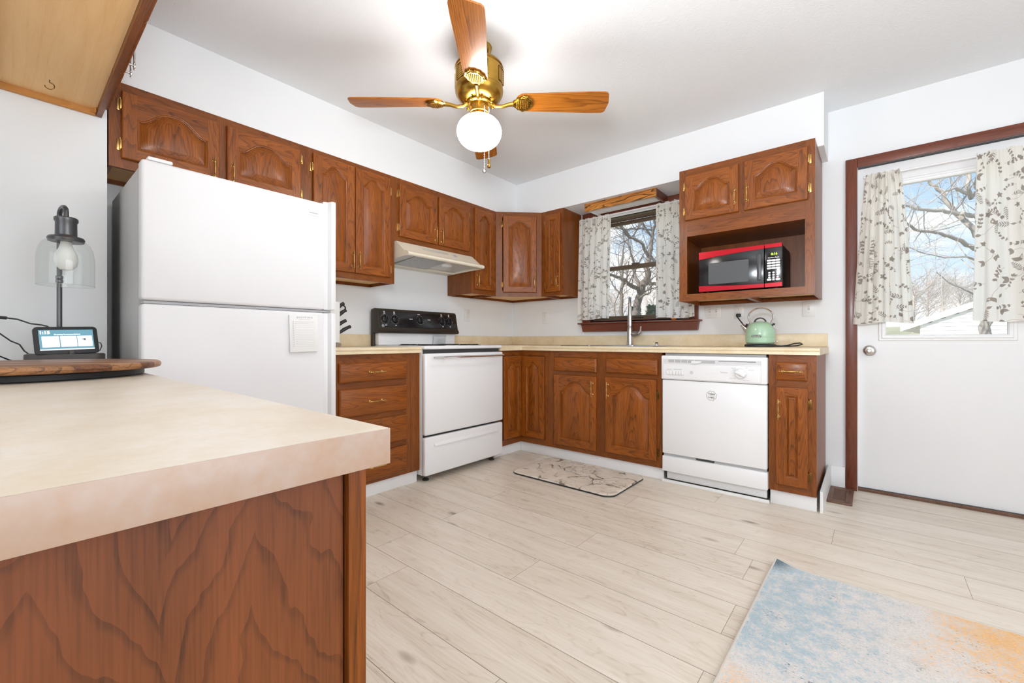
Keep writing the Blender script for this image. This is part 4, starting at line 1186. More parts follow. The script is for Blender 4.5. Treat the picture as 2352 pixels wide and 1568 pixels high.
# ------------------------------------------------------------------ kettle
kx, ky = 2.372, -.27
t = thing('kettle_stand', 'flat black round power base under the green kettle, its handle-shaped cord loop on the worktop', 'kettle base', (kx, ky, .9143))
mb = MB(); mb.lathe([(.088, 0), (.092, .003), (.092, .012), (.085, .018), (.03, .019)], (kx, ky, .9145), 'z', 36); mb.build('plate', BLACKM, t)
mb = MB(); P = []
for q in ((.08, .0, .008), (.12, .01, .006), (.155, .0, .010), (.19, -.01, .022), (.222, .0, .026), (.232, .01, .018), (.205, .02, .009), (.16, .025, .005), (.10, .045, .004), (.02, .10, .004), (-.06, .17, .005), (-.10, .22, .004)): P.append((kx + q[0], ky + q[1], .9145 + q[2]))
mb.tube(P, .0042, 8); mb.build('cord', BLACKM, t)
t = thing('kettle', 'mint green electric kettle with a chrome arched handle on the worktop', 'kettle', (kx, ky, .934))
mb = MB(); prof = [(.055, 0), (.078, .002), (.085, .010), (.0865, .035), (.0868, .04), (.0858, .041), (.0866, .043), (.086, .07), (.082, .095), (.075, .115), (.066, .130), (.055, .138), (.048, .140)]
mb.lathe(prof, (kx, ky, .934), 'z', 48); mb.build('body', MINT, t)
mb = MB(); mb.lathe([(.049, .139), (.047, .142), (.03, .147), (0, .149)], (kx, ky, .934), 'z', 32); lid = mb.build('lid', MINT, t)
mb = MB()
P = [(kx + .033 * cos(radians(a)), ky, .934 + .141 + .030 * sin(radians(a))) for a in range(0, 181, 15)]
loops = []
for p in P:
    d = (Vector(p) - Vector((kx, ky, 1.075))).normalized(); c = Vector(p)
    loops.append([c + d * .004 + Vector((0, -.008, 0)), c + d * .004 + Vector((0, .008, 0)), c - d * .004 + Vector((0, .008, 0)), c - d * .004 + Vector((0, -.008, 0))])
mb.loft(loops, 0, cap0=True, cap1=True, flip=True); mb.build('lid_knob', BLACKM, lid)
mb = MB()
P = []
for i in range(25):
    a = radians(215 - 250 * i / 24)
    P.append((kx + .003 + .073 * cos(a), ky, .934 + .178 + .058 * sin(a)))
P = [(kx - .070, ky, .934 + .120)] + P + [(kx + .079, ky, .934 + .115)]
mb.tube(P, [.0045] + [.0045] * 25 + [.008], 10); mb.build('handle', CHROME, t)
for sgn in (-1, 1):
    mb = MB(T(kx + sgn * .070, ky, .934 + .118) @ Matrix.Rotation(radians(sgn * 38), 4, 'Y')); mb.box(-.006, .006, -.014, .014, -.016, .020, bev=.004); mb.build('handle_bracket', BLACKM, t)
mb = MB(); mb.tube([(kx - .070, ky, .934 + .088), (kx - .088, ky, .934 + .106), (kx - .104, ky, .934 + .123), (kx - .111, ky, .934 + .129)], [.024, .018, .012, .0115], 16, caps=True); mb.build('spout', CHROME, t)
mb = MB(); mb.box(kx + .082, kx + .103, ky - .008, ky + .008, .934 + .014, .934 + .019, bev=.002); mb.build('switch_lever', CHROME, t)
mb = MB(); vd = Vector((2.944 - kx, -3.5 - ky, 0)); aa = math.degrees(math.atan2(vd.y, vd.x)) + 90 - 14
BM = T(kx, ky, .934 + .051, aa)
mb.M = BM; mb.box(-.027, .027, -.0895, -.080, -.006, .006, bev=.001); mb.build('badge', BLACK, t)
mb = MB(BM); text(mb, 'KitchenAid', .0105, Matrix.Translation((0, -.0897, 0)) @ FRONT, 0, .0002, bold=.0002); mb.build('lettering', PRINTW, t)
t = thing('kettle_plug', 'black plug and cord hanging from the outlet left of the kettle', 'plug', (2.185, -.02, 1.15))
mb = MB(); mb.box(2.172, 2.203, -.030, -.008, 1.130, 1.155, bev=.004); mb.build('plug_head', BLACKM, t)
mb = MB(); mb.tube([(2.180, -.026, 1.132), (2.20, -.035, 1.105), (2.235, -.045, 1.058), (2.27, -.05, 1.0), (2.285, -.05, .95), (2.29, -.05, .9195)], .0042, 8); mb.build('cord', BLACKM, t)

# ------------------------------------------------------------------ outlets and switches
def outlet(M, label, duplex=True, gang=1, rocker=True, name='outlet', group=None, sockets=2):
    t = thing(name, label, name.replace('_', ' '), M @ Vector((0, 0, 0)))
    w = .070 if gang == 1 else .116
    mb = MB(M); mb.box(-w / 2, w / 2, -.006, 0, -.0575, .0575, bev=.003); p = mb.build('cover_plate', WHITEP, t)
    if name == 'outlet':
        for z in (.0195, -.0195)[:sockets]:
            mb = MB(M); mb.box(-.017, .017, -.0085, -.005, z - .0145, z + .0145, bev=.002); f = mb.build('socket_face', WHITEP, t)
            mb = MB(M)
            mb.box(-.008, -.0055, -.0089, -.0084, z - .002, z + .008); mb.box(.0055, .008, -.0089, -.0084, z - .001, z + .008); mb.lathe([(.0025, -.0089), (.0025, -.0084)], (0, 0, 0), 'z', 4) if False else mb.box(-.002, .002, -.0089, -.0084, z - .010, z - .006)
            mb.build('slot', GREYP, f)
    else:
        for i in range(gang):
            x = (i - (gang - 1) / 2) * .046
            mb = MB(M); mb.box(x - .0055, x + .0055, -.0067, -.005, -.0125, .0125); mb.build('toggle_slot', GREYP, t)
            mb = MB(M); mb.prism([(-.006, -.004), (-.014, .004), (-.014, .009), (-.006, .009)], x - .004, x + .004, 'x', bev=.001); mb.build('toggle', WHITEP, t)
    mb = MB(M)
    for z in ((0,) if name == 'outlet' else (.03, -.03)):
        for i in range(gang):
            x = (i - (gang - 1) / 2) * .046
            mb.box(x - .002, x + .002, -.0065, -.0055, z - .002, z + .002, bev=.0005)
    mb.build('screw', GREYP, t)
    return t
outlet(T(0.0003, -.676, 1.197, 90), 'white wall outlet right of the range console')
outlet(T(.431, -.0003, 1.184), 'white wall outlet between the corner and the window')
outlet(T(2.188, -.0003, 1.174), 'white wall outlet above the kettle with its black plug in it', sockets=2)
outlet(T(2.008, -.0003, 1.184), 'white double light switch under the microwave cabinet', name='light_switch', gang=2)
outlet(T(2.613, -.0003, 1.175), 'white single light switch under the right end of the microwave cabinet', name='light_switch')

# ------------------------------------------------------------------ microwave
t = thing('microwave', 'red and black microwave oven on the shelf of the microwave cabinet', 'microwave', (2.275, -.22, 1.2745))
MA, MBX, MZ0, MZ1 = 2.030, 2.518, 1.290, 1.557
MY = -.425; w = MBX - MA; h = MZ1 - MZ0
mb = MB(); mb.box(MA + .004, MBX - .003, MY + .03, -.075, MZ0, MZ1 - .002, bev=.006); mb.build('case', BLACKM, t)
xs = MA + w * .805
mb = MB(); mb.box(MA, xs - .002, MY, MY + .029, MZ0, MZ1, bev=.003); d = mb.build('door', BLACK, t)
mb = MB(); mb.box(xs + .002, MBX, MY, MY + .029, MZ0, MZ1, bev=.003); cpn = mb.build('control_panel', BLACK, t)
y = MY - .0005
def band(top):
    # curved red trim; deep at the left, thin at the right of the door
    a = []; n = 16
    for i in range(n + 1):
        u = i / n; x = MA + .0005 + (w - .001) * u
        if top: e = h * (.185 - .20 * u + .10 * u * u) if u < 1 else h * .085
        else: e = h * (.145 - .115 * u + .075 * u * u * u * 0.9)
        a.append((x, e))
    return a
for top in (True, False):
    a = band(top)
    for lo, hi, par in ((0, xs - .002, d), (xs + .002, 9, cpn)):
        seg = [(x, e) for x, e in a if lo <= x <= hi]
        def at(xq):
            for (x0, e0), (x1, e1) in zip(a, a[1:]):
                if x0 <= xq <= x1: return e0 + (e1 - e0) * (xq - x0) / (x1 - x0)
            return a[-1][1]
        if lo > 0: seg = [(xs + .002, at(xs + .002))] + seg
        else: seg = seg + [(xs - .002, at(xs - .002))]
        P = [(x, MZ1 - e if top else MZ0 + e) for x, e in seg] + [(seg[-1][0], MZ1 + .0005 if top else MZ0 - .0005), (seg[0][0], MZ1 + .0005 if top else MZ0 - .0005)]
        mb = MB(); mb.prism(P, y - .002, y + .02, 'y'); mb.build('red_trim', RED, par)
mb = MB(); mb.prism(rrect(MA + .062, MA + .305, MZ0 + .045, MZ0 + .188, .008), y - .0012, y + .001, 'y'); mb.build('window', GREYW, d)
mb = MB(); mb.box(MA + .352, MA + .378, y - .012, y, MZ0 + .045, MZ0 + .215, bev=.006, seg=3); mb.build('handle_grip', plain('dark_grey_grip', (.07, .07, .075, 1), .3), d)
px = xs + .014; pw = MBX - .010 - px
mb = MB(); text(mb, '0:16', .020, Matrix.Translation((px + pw * .55, y - .0008, MZ1 - .064)) @ FRONT, 0, .0002, bold=.0005); mb.build('clock_digits', plain('green_digits', (.02, .05, .0, 1), .4, emit='#C8F03C', es=1.6), cpn)
mb = MB(); text(mb, 'Hamilton Beach', .0095, Matrix.Translation((px + pw * .5, y - .0008, MZ1 - .086)) @ FRONT, 0, .0002, bold=.0003); mb.build('lettering', PRINTW, cpn)
def key(x, z, kw, kh):
    mb = MB(); mb.prism(rrect(x - kw / 2, x + kw / 2, z - kh / 2, z + kh / 2, kh * .38, 3), y - .0022, y, 'y'); mb.build('key', PRINTW, cpn)
for r in range(4):
    for c in range(3): key(px + pw * (.17 + .33 * c), MZ1 - .103 - r * .0163, .0235, .0115)
for r in range(3):
    for c in range(3): key(px + pw * (.19 + .31 * c), MZ1 - .179 - r * .0145, .0125, .0105)
for c, kw in ((0, .0245), (1, .0135), (2, .0245)): key(px + pw * (.17 + .33 * c), MZ0 + .045, kw, .0125)
for x in (MA + .04, MBX - .04):
    for yy in (MY + .06, -.11):
        mb = MB(); mb.lathe([(.012, 0), (.014, .0158)], (x, yy, 1.2743), 'z', 12); mb.build('foot', BLACKM, t)

# ------------------------------------------------------------------ kitchen window
t = thing('window_1', 'double-hung kitchen window with dark bronze sashes', 'window', ((WX0 + WX1) / 2, .05, WZ0)); t['kind'] = 'structure'
mb = MB()
for a in ((WX0, WX1, .02, .135, WZ0, WZ0 + .02), (WX0, WX1, .02, .135, WZ1 - .02, WZ1), (WX0, WX0 + .02, .02, .135, WZ0, WZ1), (WX1 - .02, WX1, .02, .135, WZ0, WZ1)): mb.box(*a)
mb.box(WX0, WX1, .02, .05, 2.018, 2.040)
mb.build('window_frame', BROWNAL, t)
def sash(y, za, zb_, nm):
    mb = MB(); q = .03
    mb.box(WX0 + .02, WX1 - .02, y, y + .025, za, za + q, bev=.002); mb.box(WX0 + .02, WX1 - .02, y, y + .025, zb_ - q, zb_, bev=.002)
    mb.box(WX0 + .02, WX0 + .02 + q, y, y + .025, za + q, zb_ - q); mb.box(WX1 - .02 - q, WX1 - .02, y, y + .025, za + q, zb_ - q)
    s = mb.build(nm, BROWNAL, t)
    mb = MB(); mb.box(WX0 + .045, WX1 - .045, y + .011, y + .014, za + .02, zb_ - .02); mb.build('pane', PANE, s)
    return s
ls = sash(.03, WZ0 + .012, 1.622, 'lower_sash'); sash(.06, 1.59, 2.02, 'upper_sash')
mb = MB(); mb.box(1.335, 1.405, .018, .034, 1.622, 1.632, bev=.003); mb.build('sash_lock', BROWNAL, ls)
mb = MB(); mb.box(1.36, 1.44, .02, .031, 1.150, 1.160, bev=.002); mb.build('lift_rail', BLACKM, ls)
mb = MB()
mb.box(.865, .94, -.018, .0, 1.122, ZS - .002, grain='z', bev=.003); mb.box(1.835, 1.902, -.018, .0, 1.122, ZS - .002, grain='z', bev=.003); mb.box(.94, 1.835, -.018, 0, WZ1 - .004, ZS - .002, grain='x', bev=.003)
mb.build('trim_2', DARK, kind='structure')
mb = MB(); mb.box(.838, 1.930, -.062, .035, 1.108, 1.1215, grain='x', bev=.004)
mb.build('window_stool', DARK, kind='structure')
mb = MB(); mb.prism([(.882, 1.040), (1.900, 1.040), (1.912, 1.1075), (.868, 1.1075)], -.040, -.0005, 'y', grain='x'); mb.build('trim_3', DARK, kind='structure')
# inner jamb liner
mb = MB(); mb.box(WX0, WX0 + .006, 0, .022, WZ0, WZ1); mb.box(WX1 - .006, WX1, 0, .022, WZ0, WZ1); mb.box(WX0, WX1, 0, .022, WZ1 - .006, WZ1); mb.box(WX0, WX1, 0, .022, WZ0 - .01, WZ0 + .004); mb.build('trim_4', DARK, kind='structure')
# light box under the soffit with a striped wooden fascia
t = thing('window_light_fixture', 'fluorescent light box under the soffit above the window, faced with a striped wooden board', 'light fixture', (1.35, -.14, 2.07))
mb = MB(); mb.box(1.038, 1.666, -.267, -.249, 2.070, ZS - .0005, grain='x'); mb.build('fascia_board', VALW, t)
mb = MB(); mb.box(1.648, 1.666, -.248, -.022, 2.070, ZS - .0005, grain='y'); mb.build('end_board', DARK, t)
mb = MB(); mb.box(1.05, 1.64, -.24, -.03, 2.105, ZS - .001, bev=.004); mb.box(1.05, 1.064, -.245, -.03, 2.078, 2.106, bev=.002); mb.build('light_housing', TRIMW, t)
mb = MB(); mb.prism([(-.215, 2.104), (-.185, 2.086), (-.08, 2.086), (-.055, 2.104)], 1.07, 1.64, 'x'); mb.build('diffuser', plain('milky_diffuser', (.8, .8, .8, 1), .4), t)
for x in (1.22, 1.47):
    mb = MB(); mb.box(x, x + .02, -.225, -.205, 2.094, 2.106, bev=.003); mb.build('latch', LGREY, t)
mb = MB(); mb.box(1.04, 1.66, -.021, -.0185, 2.05, 2.085); mb.build('mounting_rail', TRIMW, t)

# ------------------------------------------------------------------ curtains with printed leaves
def sprigs(mb, Sf, W, H, seed, sp=.075):
    """leaf sprays laid on the cloth (u right, v up, metres)"""
    rg = random.Random(seed)
    pts = []
    tries = 0
    while tries < 1500:
        tries += 1
        p = (rg.uniform(.0, W), rg.uniform(.0, H))
        if all((p[0] - q[0]) ** 2 + (p[1] - q[1]) ** 2 > sp * sp for q in pts): pts.append(p)
    def leaf(u, v, a, L, wd):
        n = 8; prof = [0.06, .52, .86, 1.0, .94, .76, .5, .24, 0.02]
        ca, sa = cos(a), sin(a)
        vs = []
        for i in range(n + 1):
            q = L * i / n
            for s_ in (-1, 1):
                r = s_ * wd * prof[i]
                uu, vv = u + q * ca - r * sa, v + q * sa + r * ca
                vs.append((min(max(uu, .002), W - .002), min(max(vv, .002), H - .002)))
        mb.add([Sf(a_, b_, .0009) for a_, b_ in vs], [(2 * i, 2 * i + 2, 2 * i + 3, 2 * i + 1) for i in range(n)], 1)
    def stem(u, v, a, L, curl, wd=.0006):
        n = 8; vs = []; out = []
        for i in range(n + 1):
            aa = a + curl * i / n
            out.append((u, v, aa))
            for s_ in (-1, 1):
                vs.append((min(max(u - s_ * wd * sin(aa), .002), W - .002), min(max(v + s_ * wd * cos(aa), .002), H - .002)))
            u += L / n * cos(aa); v += L / n * sin(aa)
        mb.add([Sf(a_, b_, .0008) for a_, b_ in vs], [(2 * i, 2 * i + 2, 2 * i + 3, 2 * i + 1) for i in range(n)], 1)
        return out
    for k, (u, v) in enumerate(pts):
        a = rg.uniform(0, 2 * pi); kind = rg.choice('abbcccd'); f = rg.uniform(.85, 1.2) * sp / .066
        st = stem(u, v, a, .085 * f, rg.uniform(-1.6, 1.6))
        if kind == 'a':
            leaf(u, v, a + 2.6, .036 * f, .0105 * f); leaf(u, v, a - 2.5, .036 * f, .011 * f); leaf(*st[-1][:2], st[-1][2], .032 * f, .009 * f)
        elif kind == 'b':
            for i in range(1, 8):
                x, y_, q = st[min(i, 8)]
                L = .021 * f * (1.1 - abs(i - 3) / 7)
                leaf(x, y_, q + .95, L, .0026 * f); leaf(x, y_, q - .95, L, .0026 * f)
        elif kind == 'c':
            for i in range(2, 9, 2):
                x, y_, q = st[i]
                for s_ in (.7, -.7): leaf(x, y_, q + s_ + rg.uniform(-.3, .3), .017 * f, .0056 * f)
            leaf(*st[-1][:2], st[-1][2], .018 * f, .006 * f)
        else:
            for i in range(5): leaf(u, v, a + i * 2 * pi / 5, .021 * f, .0065 * f)
            for i in (4, 6, 8):
                x, y_, q = st[i]; leaf(x, y_, q + (1 if i % 4 else -1) * .8, .020 * f, .006 * f)


def curtain(name, label, top, bot, zt, zb_, y0, folds, amp, gather, seed, cat='curtain', W=None, flip=1, header=.028, group=None, sp=.075, par=None, edgecurve=0.0):
    """top/bot = (x_left, x_right); cloth hangs from a rod at height zt - header"""
    H = zt - zb_
    W = W or max(bot[1] - bot[0], top[1] - top[0]) * 1.25
    rg = random.Random(seed)
    ph = [rg.uniform(0, 6) for _ in range(4)]
    nu = int(folds * 14); nv = 40
    def Sf(u, v, o=0):
        s_ = u / W; q = v / H
        w_ = 1 - q            # 0 at the top
        k = w_ ** (1.0 - edgecurve)
        xl = top[0] + (bot[0] - top[0]) * k; xr = top[1] + (bot[1] - top[1]) * k
        g = 1 - min(1, w_ / .25)
        fx = 2 * pi * folds * s_
        A = amp * (.35 + .65 * min(1, w_ * 2.2))
        y = y0 - A * (sin(fx + ph[0] + .9 * sin(3 * s_ + ph[1])) + .35 * sin(2.3 * fx + ph[2] + 2 * w_)) - gather * g * sin(fx * 2.6 + ph[3])
        if v > H - header * 1.9: y = y0 + (y - y0) * .8
        x = xl + (xr - xl) * s_ + amp * .35 * sin(2 * fx + ph[1]) * min(1, w_ * 2)
        z = zb_ + v + (.004 * sin(fx * 1.0 + ph[2]) if v > H * .97 else 0) + .006 * sin(2.1 * pi * s_ + ph[3]) * w_
        return Vector((x, y - o * flip, z))
    mb = MB()
    V = [Sf(W * i / nu, H * j / nv) for j in range(nv + 1) for i in range(nu + 1)]
    mb.add(V, [(j * (nu + 1) + i, j * (nu + 1) + i + 1, (j + 1) * (nu + 1) + i + 1, (j + 1) * (nu + 1) + i) for j in range(nv) for i in range(nu)], 0)
    sprigs(mb, Sf, W, H, seed + 50, sp)
    if par is None:
        o = mb.build(name, [CLOTH, PRINT], smooth=80)
        o.location.z = o.location.z
        tag(o, label, cat, group)
    else:
        o = mb.build(name, [CLOTH, PRINT], par, smooth=80)
    return o
curtain('curtain', 'leaf-printed cafe curtain on the left of the kitchen window', (.875, 1.195), (.862, 1.176), 2.068, 1.150, -.082, 5, .013, .006, 11, sp=.050)
curtain('curtain', 'leaf-printed cafe curtain on the right of the kitchen window, partly behind the microwave cabinet', (1.592, 1.885), (1.592, 1.898), 2.068, 1.138, -.082, 4.5, .012, .006, 23, sp=.050)
t = thing('curtain_rod', 'thin white rod carrying the kitchen window curtains', 'curtain rod', (1.38, -.08, 2.05))
mb = MB(); mb.tube([(.872, -.02, 2.055), (.872, -.08, 2.055), (.88, -.086, 2.055), (1.89, -.086, 2.055), (1.898, -.08, 2.055), (1.898, -.02, 2.055)], .004, 8); mb.build('rod', TRIMW, t)
# things on the sill
t = thing('pumpkin', 'tiny orange pumpkin on the window sill', 'pumpkin ornament', (1.724, -.04, 1.1217))
mb = MB()
loops = []
for j in range(9):
    a = -pi / 2 + pi * j / 8
    L = []
    for i in range(32):
        b_ = 2 * pi * i / 32; r = .022 * cos(a) * (1 - .10 * abs(sin(4 * b_))) + .0001
        L.append((1.724 + r * cos(b_), -.045 + r * sin(b_), 1.1217 + .0145 + .0145 * sin(a)))
    loops.append(L)
mb.loft(loops, 0, cap0=True, cap1=True); mb.build('fruit', ORANGE, t)
mb = MB(); mb.tube([(1.724, -.045, 1.148), (1.725, -.046, 1.153), (1.729, -.047, 1.157)], [.0035, .0025, .003], 8); mb.build('stem', BRONZE, t)
t = thing('trinket_dish', 'small dark glass dish on the right end of the window sill', 'dish', (1.822, -.04, 1.1217))
mb = MB(); mb.lathe([(.022, 0), (.036, .004), (.041, .011), (.039, .011), (.033, .006), (.0, .004)], (1.822, -.046, 1.1217), 'z', 28); mb.build('bowl', plain('smoky_dish', '#4A4238', .15), t)
mb = MB(); mb.lathe([(.009, 0), (.012, .006), (.008, .013), (0, .015)], (1.815, -.048, 1.126), 'z', 14); mb.build('pebble', CHAR, t)

# ------------------------------------------------------------------ back door
t = thing('door_1', 'white back door with a half-height window', 'door', ((DX0 + DX1) / 2, .04, .02)); t['kind'] = 'structure'
GX0, GX1, GZ0, GZ1 = 3.006, 3.506, .990, 1.905
yf = .028
mb = MB()
mb.box(DX0 + .003, GX0 - .02, yf, yf + .044, .022, DZ1 - .004); mb.box(GX1 + .02, DX1 - .003, yf, yf + .044, .022, DZ1 - .004)
mb.box(GX0 - .02, GX1 + .02, yf, yf + .044, .022, GZ0 - .02); mb.box(GX0 - .02, GX1 + .02, yf, yf + .044, GZ1 + .02, DZ1 - .004)
dr = mb.build('leaf', DOORW, t, smooth=30)
def ringframe(mb, x0, x1, z0, z1, prof):
    """mitred frame; prof = (offset outwards, y)"""
    loops = [[(x0 - o, y, z0 - o), (x1 + o, y, z0 - o), (x1 + o, y, z1 + o), (x0 - o, y, z1 + o)] for o, y in prof]
    mb.loft(loops, 0)
mb = MB(); ringframe(mb, GX0, GX1, GZ0, GZ1, [(0, yf + .02), (0, yf - .008), (.006, yf - .013), (.018, yf - .013), (.022, yf - .008), (.032, yf - .007), (.037, yf - .002), (.037, yf + .002)][::-1])
mb.build('window_frame', TRIMW, t, smooth=30)
mb = MB(); mb.box(GX0 - .015, GX1 + .015, yf + .018, yf + .022, GZ0 - .015, GZ1 + .015); mb.build('pane', PANE2, t)
kb = MB(T(2.927, yf, .893) @ Matrix.Rotation(radians(90), 4, 'X'))
kb.lathe([(.033, -.0002), (.033, .004), (.028, .008), (.013, .010), (.011, .030), (.018, .036), (.027, .046), (.0275, .056), (.022, .064), (.010, .067), (.008, .063), (0, .063)], (0, 0, 0), 'z', 32)
kb.build('door_handle', STEEL, t)
mb = MB(); mb.box(DX0 - .002, DX1, .01, .13, 0.0, .02, bev=.002); mb.build('threshold', BROWNV, t)
mb = MB(); mb.box(DX0 - .0005, DX0 + .0015, .0, .03, .02, DZ1); mb.box(DX0, DX1, 0, .03, DZ1 - .002, DZ1 + .002); mb.box(DX0 - .002, DX1, .012, .028, .0, .0221); mb.build('weather_strip', GASK, t)
mb = MB(); mb.box(2.809, 2.868, -.018, -.0005, 0.0, 2.112, grain='z', bev=.003); mb.box(3.782, 3.842, -.018, -.0005, 0, 2.112, grain='z', bev=.003)
mb.box(2.868, 3.782, -.018, -.0005, 2.053, 2.112, grain='x', bev=.003); mb.build('trim_5', DARK, kind='structure')
mb = MB(); mb.box(2.864, 2.870, -.002, .028, .0, 2.053); mb.build('trim_6', TRIMW, kind='structure')
t = thing('curtain_rod', 'white sash rod across the top of the door window', 'curtain rod', (3.25, -.03, 1.96))
RZ = 1.972
mb = MB(); mb.tube([(2.906, -.040, RZ), (3.61, -.040, RZ)], .0052, 10)
mb.lathe([(.0, -.008), (.010, -.006), (.010, .0)], (2.906, -.040, RZ), 'x', 12)
mb.tube([(2.93, .027, RZ), (2.93, -.040, RZ)], .004, 8); mb.tube([(3.59, .027, RZ), (3.59, -.040, RZ)], .004, 8)
mb.build('rod', TRIMW, t)
curtain('curtain', 'leaf-printed curtain gathered on the left half of the door window', (2.912, 3.066), (2.846, 3.126), 1.982, 1.062, -.052, 5, .014, .010, 31, W=.42, sp=.054, edgecurve=.35)
curtain('curtain', 'leaf-printed curtain over the right half of the door window, cut by the picture edge', (3.378, 3.60), (3.362, 3.665), 1.984, 1.060, -.052, 3.2, .013, .008, 47, W=.36, sp=.055)

# ------------------------------------------------------------------ on the floor
t = thing('floor_register', 'brown slatted floor register beside the door casing', 'floor register', (2.787, -.185, .0))
mb = MB()
x0, x1, ya, yb = 2.722, 2.853, -.358, -.018
mb.box(x0, x1, ya, ya + .05, .0005, .010, grain='x', bev=.002); mb.box(x0, x1, yb - .05, yb, .0005, .010, grain='x', bev=.002)
mb.box(x0, x0 + .034, ya + .05, yb - .05, .0005, .010, grain='y', bev=.002); mb.box(x1 - .034, x1, ya + .05, yb - .05, .0005, .010, grain='y', bev=.002)
mb.build('frame', BROWNV, t)
mb = MB()
for i in range(26): mb.box(x0 + .034, x1 - .034, ya + .053 + i * .0091, ya + .0565 + i * .0091, .001, .0075)
mb.build('grille', BROWNV, t); mb = MB(); mb.box(x0 + .033, x1 - .033, ya + .05, yb - .05, .0004, .001); mb.build('duct_shadow_liner', GASK, t)
t = thing('kitchen_mat', 'cream marble-look cushioned mat in front of the sink', 'mat', (1.34, -.88, 0))
P = rrect(.935, 1.742, -1.148, -.628, .07, 8)
mb = MB(); c = (1.338, -.888)
sh = lambda o: [(x + (c[0] - x) * o / .4, y + (c[1] - y) * o / .26) for x, y in P]
mb.loft([[(x, y, .001) for x, y in sh(.004)], [(x, y, .006) for x, y in P], [(x, y, .011) for x, y in sh(.002)]], 0, cap0=True)
mb.build('backing', BLACKM, t)
mb = MB(); mb.loft([[(x, y, .0105) for x, y in sh(.002)], [(x, y, .0145) for x, y in sh(.008)], [(x, y, .0155) for x, y in sh(.02)]], 0, cap1=True); mb.build('top_surface', MARBLE, t)
# rug
t = thing('area_rug', 'abstract cream, blue and orange area rug in the near right corner', 'rug', (3.4, -2.5, 0))
RX, RY = 2.622, -1.392
def rug_pt(u, v, dz=0):
    z = .009
    d = math.hypot(u, v)
    if d < .10: z += .022 * (1 - d / .10) ** 1.3          # curled corner
    wob = .003 * sin(9 * u + 1) if v < .02 else 0
    return Vector((RX + u - .012 * v + (.010 * (1 - d / .1) if d < .1 else 0), RY - v - .015 * u + wob, z + dz))
mb = MB(); nu, nv = 120, 150; RW, RH = 1.5, 2.1
us = [RW * (i / nu) ** 1.5 for i in range(nu + 1)]; vs = [RH * (i / nv) ** 1.5 for i in range(nv + 1)]
V = [rug_pt(u, v) for v in vs for u in us]
mb.add(V, [(j * (nu + 1) + i, (j + 1) * (nu + 1) + i, (j + 1) * (nu + 1) + i + 1, j * (nu + 1) + i + 1) for j in range(nv) for i in range(nu)])
mb.gc = [(u, v, 0) for v in vs for u in us]
mb.build('pile', RUGM, t, smooth=60)
mb = MB()
mb.loft([[rug_pt(u, 0, .001) for u in us] , [rug_pt(u, -.004, -.003) for u in us], [rug_pt(u, -.003, -.008) for u in us]], 0, closed=False)
mb.loft([[rug_pt(0, v, .001) for v in vs], [rug_pt(-.005, v, -.003) for v in vs], [rug_pt(-.004, v, -.008) for v in vs]], 0, closed=False, flip=True)
mb.tube([rug_pt(-.002, v, 0) for v in vs[::2]], .0035, 6); mb.tube([rug_pt(u, -.002, 0) for u in us[::2]], .0035, 6)
mb.build('edge_binding', plain('cream_binding', '#CBC3B8', .9), t)

# ------------------------------------------------------------------ ceiling fan
fx, fy = 1.397, -1.928
t = thing('ceiling_fan', 'four-blade brass and oak ceiling fan with a lit white globe', 'ceiling fan', (fx, fy, 2.0))
mb = MB(); mb.lathe([(.012, 2.372), (.014, 2.405), (.030, 2.410), (.048, 2.425), (.062, 2.445), (.066, 2.4575)], (fx, fy, 0), 'z', 28); mb.build('canopy', BRASSF, t)
mb = MB(); mb.lathe([(.06, 2.175), (.085, 2.180), (.108, 2.196), (.121, 2.218), (.124, 2.236), (.121, 2.241), (.122, 2.245), (.122, 2.338), (.121, 2.343), (.125, 2.347), (.121, 2.358), (.10, 2.372), (.055, 2.386), (.02, 2.392)], (fx, fy, 0), 'z', 48)
mh = mb.build('motor_housing', BRASSF, t)
for k in range(6):
    a = radians(k * 60 + 22)
    mb = MB(T(fx, fy, 0, math.degrees(a)))
    for zz in (2.255, 2.328): mb.box(.1205, .1245, -.03, .03, zz, zz + .004, bev=.001)
    for yy in (-.03, .026): mb.box(.1205, .1245, yy, yy + .004, 2.255, 2.332, bev=.001)
    for i in range(5):
        for j in range(6): mb.lathe([(.0, -.0015), (.0035, 0), (0, .0015)], (.1225, -.02 + i * .010, 2.268 + j * .0105), 'x', 6)
    mb.build('embossed_panel', BRASSF, mh)
mb = MB(); mb.lathe([(.058, 2.160), (.066, 2.166), (.066, 2.176)], (fx, fy, 0), 'z', 32)
for k in range(8):
    a = radians(k * 45 + 11); mb.lathe([(.0, 2.154), (.006, 2.156), (.007, 2.166)], (fx + .072 * cos(a), fy + .072 * sin(a), 0), 'z', 10)
mb.build('flywheel', BRASSF, t)
mb = MB(); mb.lathe([(.046, 2.118), (.050, 2.121), (.050, 2.126), (.046, 2.130), (.046, 2.160)], (fx, fy, 0), 'z', 32); mb.build('switch_housing', BRASSF, t)
mb = MB(); mb.lathe([(.050, 2.100), (.052, 2.104), (.046, 2.120)], (fx, fy, 0), 'z', 32)
for k in range(16):
    a = 2 * pi * k / 16; mb.lathe([(0, 2.096), (.005, 2.098), (.005, 2.103), (0, 2.106)], (fx + .048 * cos(a), fy + .048 * sin(a), 0), 'z', 8)
mb.build('globe_fitter', BRASSF, t)
mb = MB(); mb.lathe([(.1145 * cos(radians(a)) ** .82 if a > -90 and a < 90 else 0, 2.026 + (.085 if a < 0 else .08) * sin(radians(a))) for a in range(-90, 67, 6)], (fx, fy, 0), 'z', 72); mb.build('globe', GLOBE, t)
BZ = 2.176
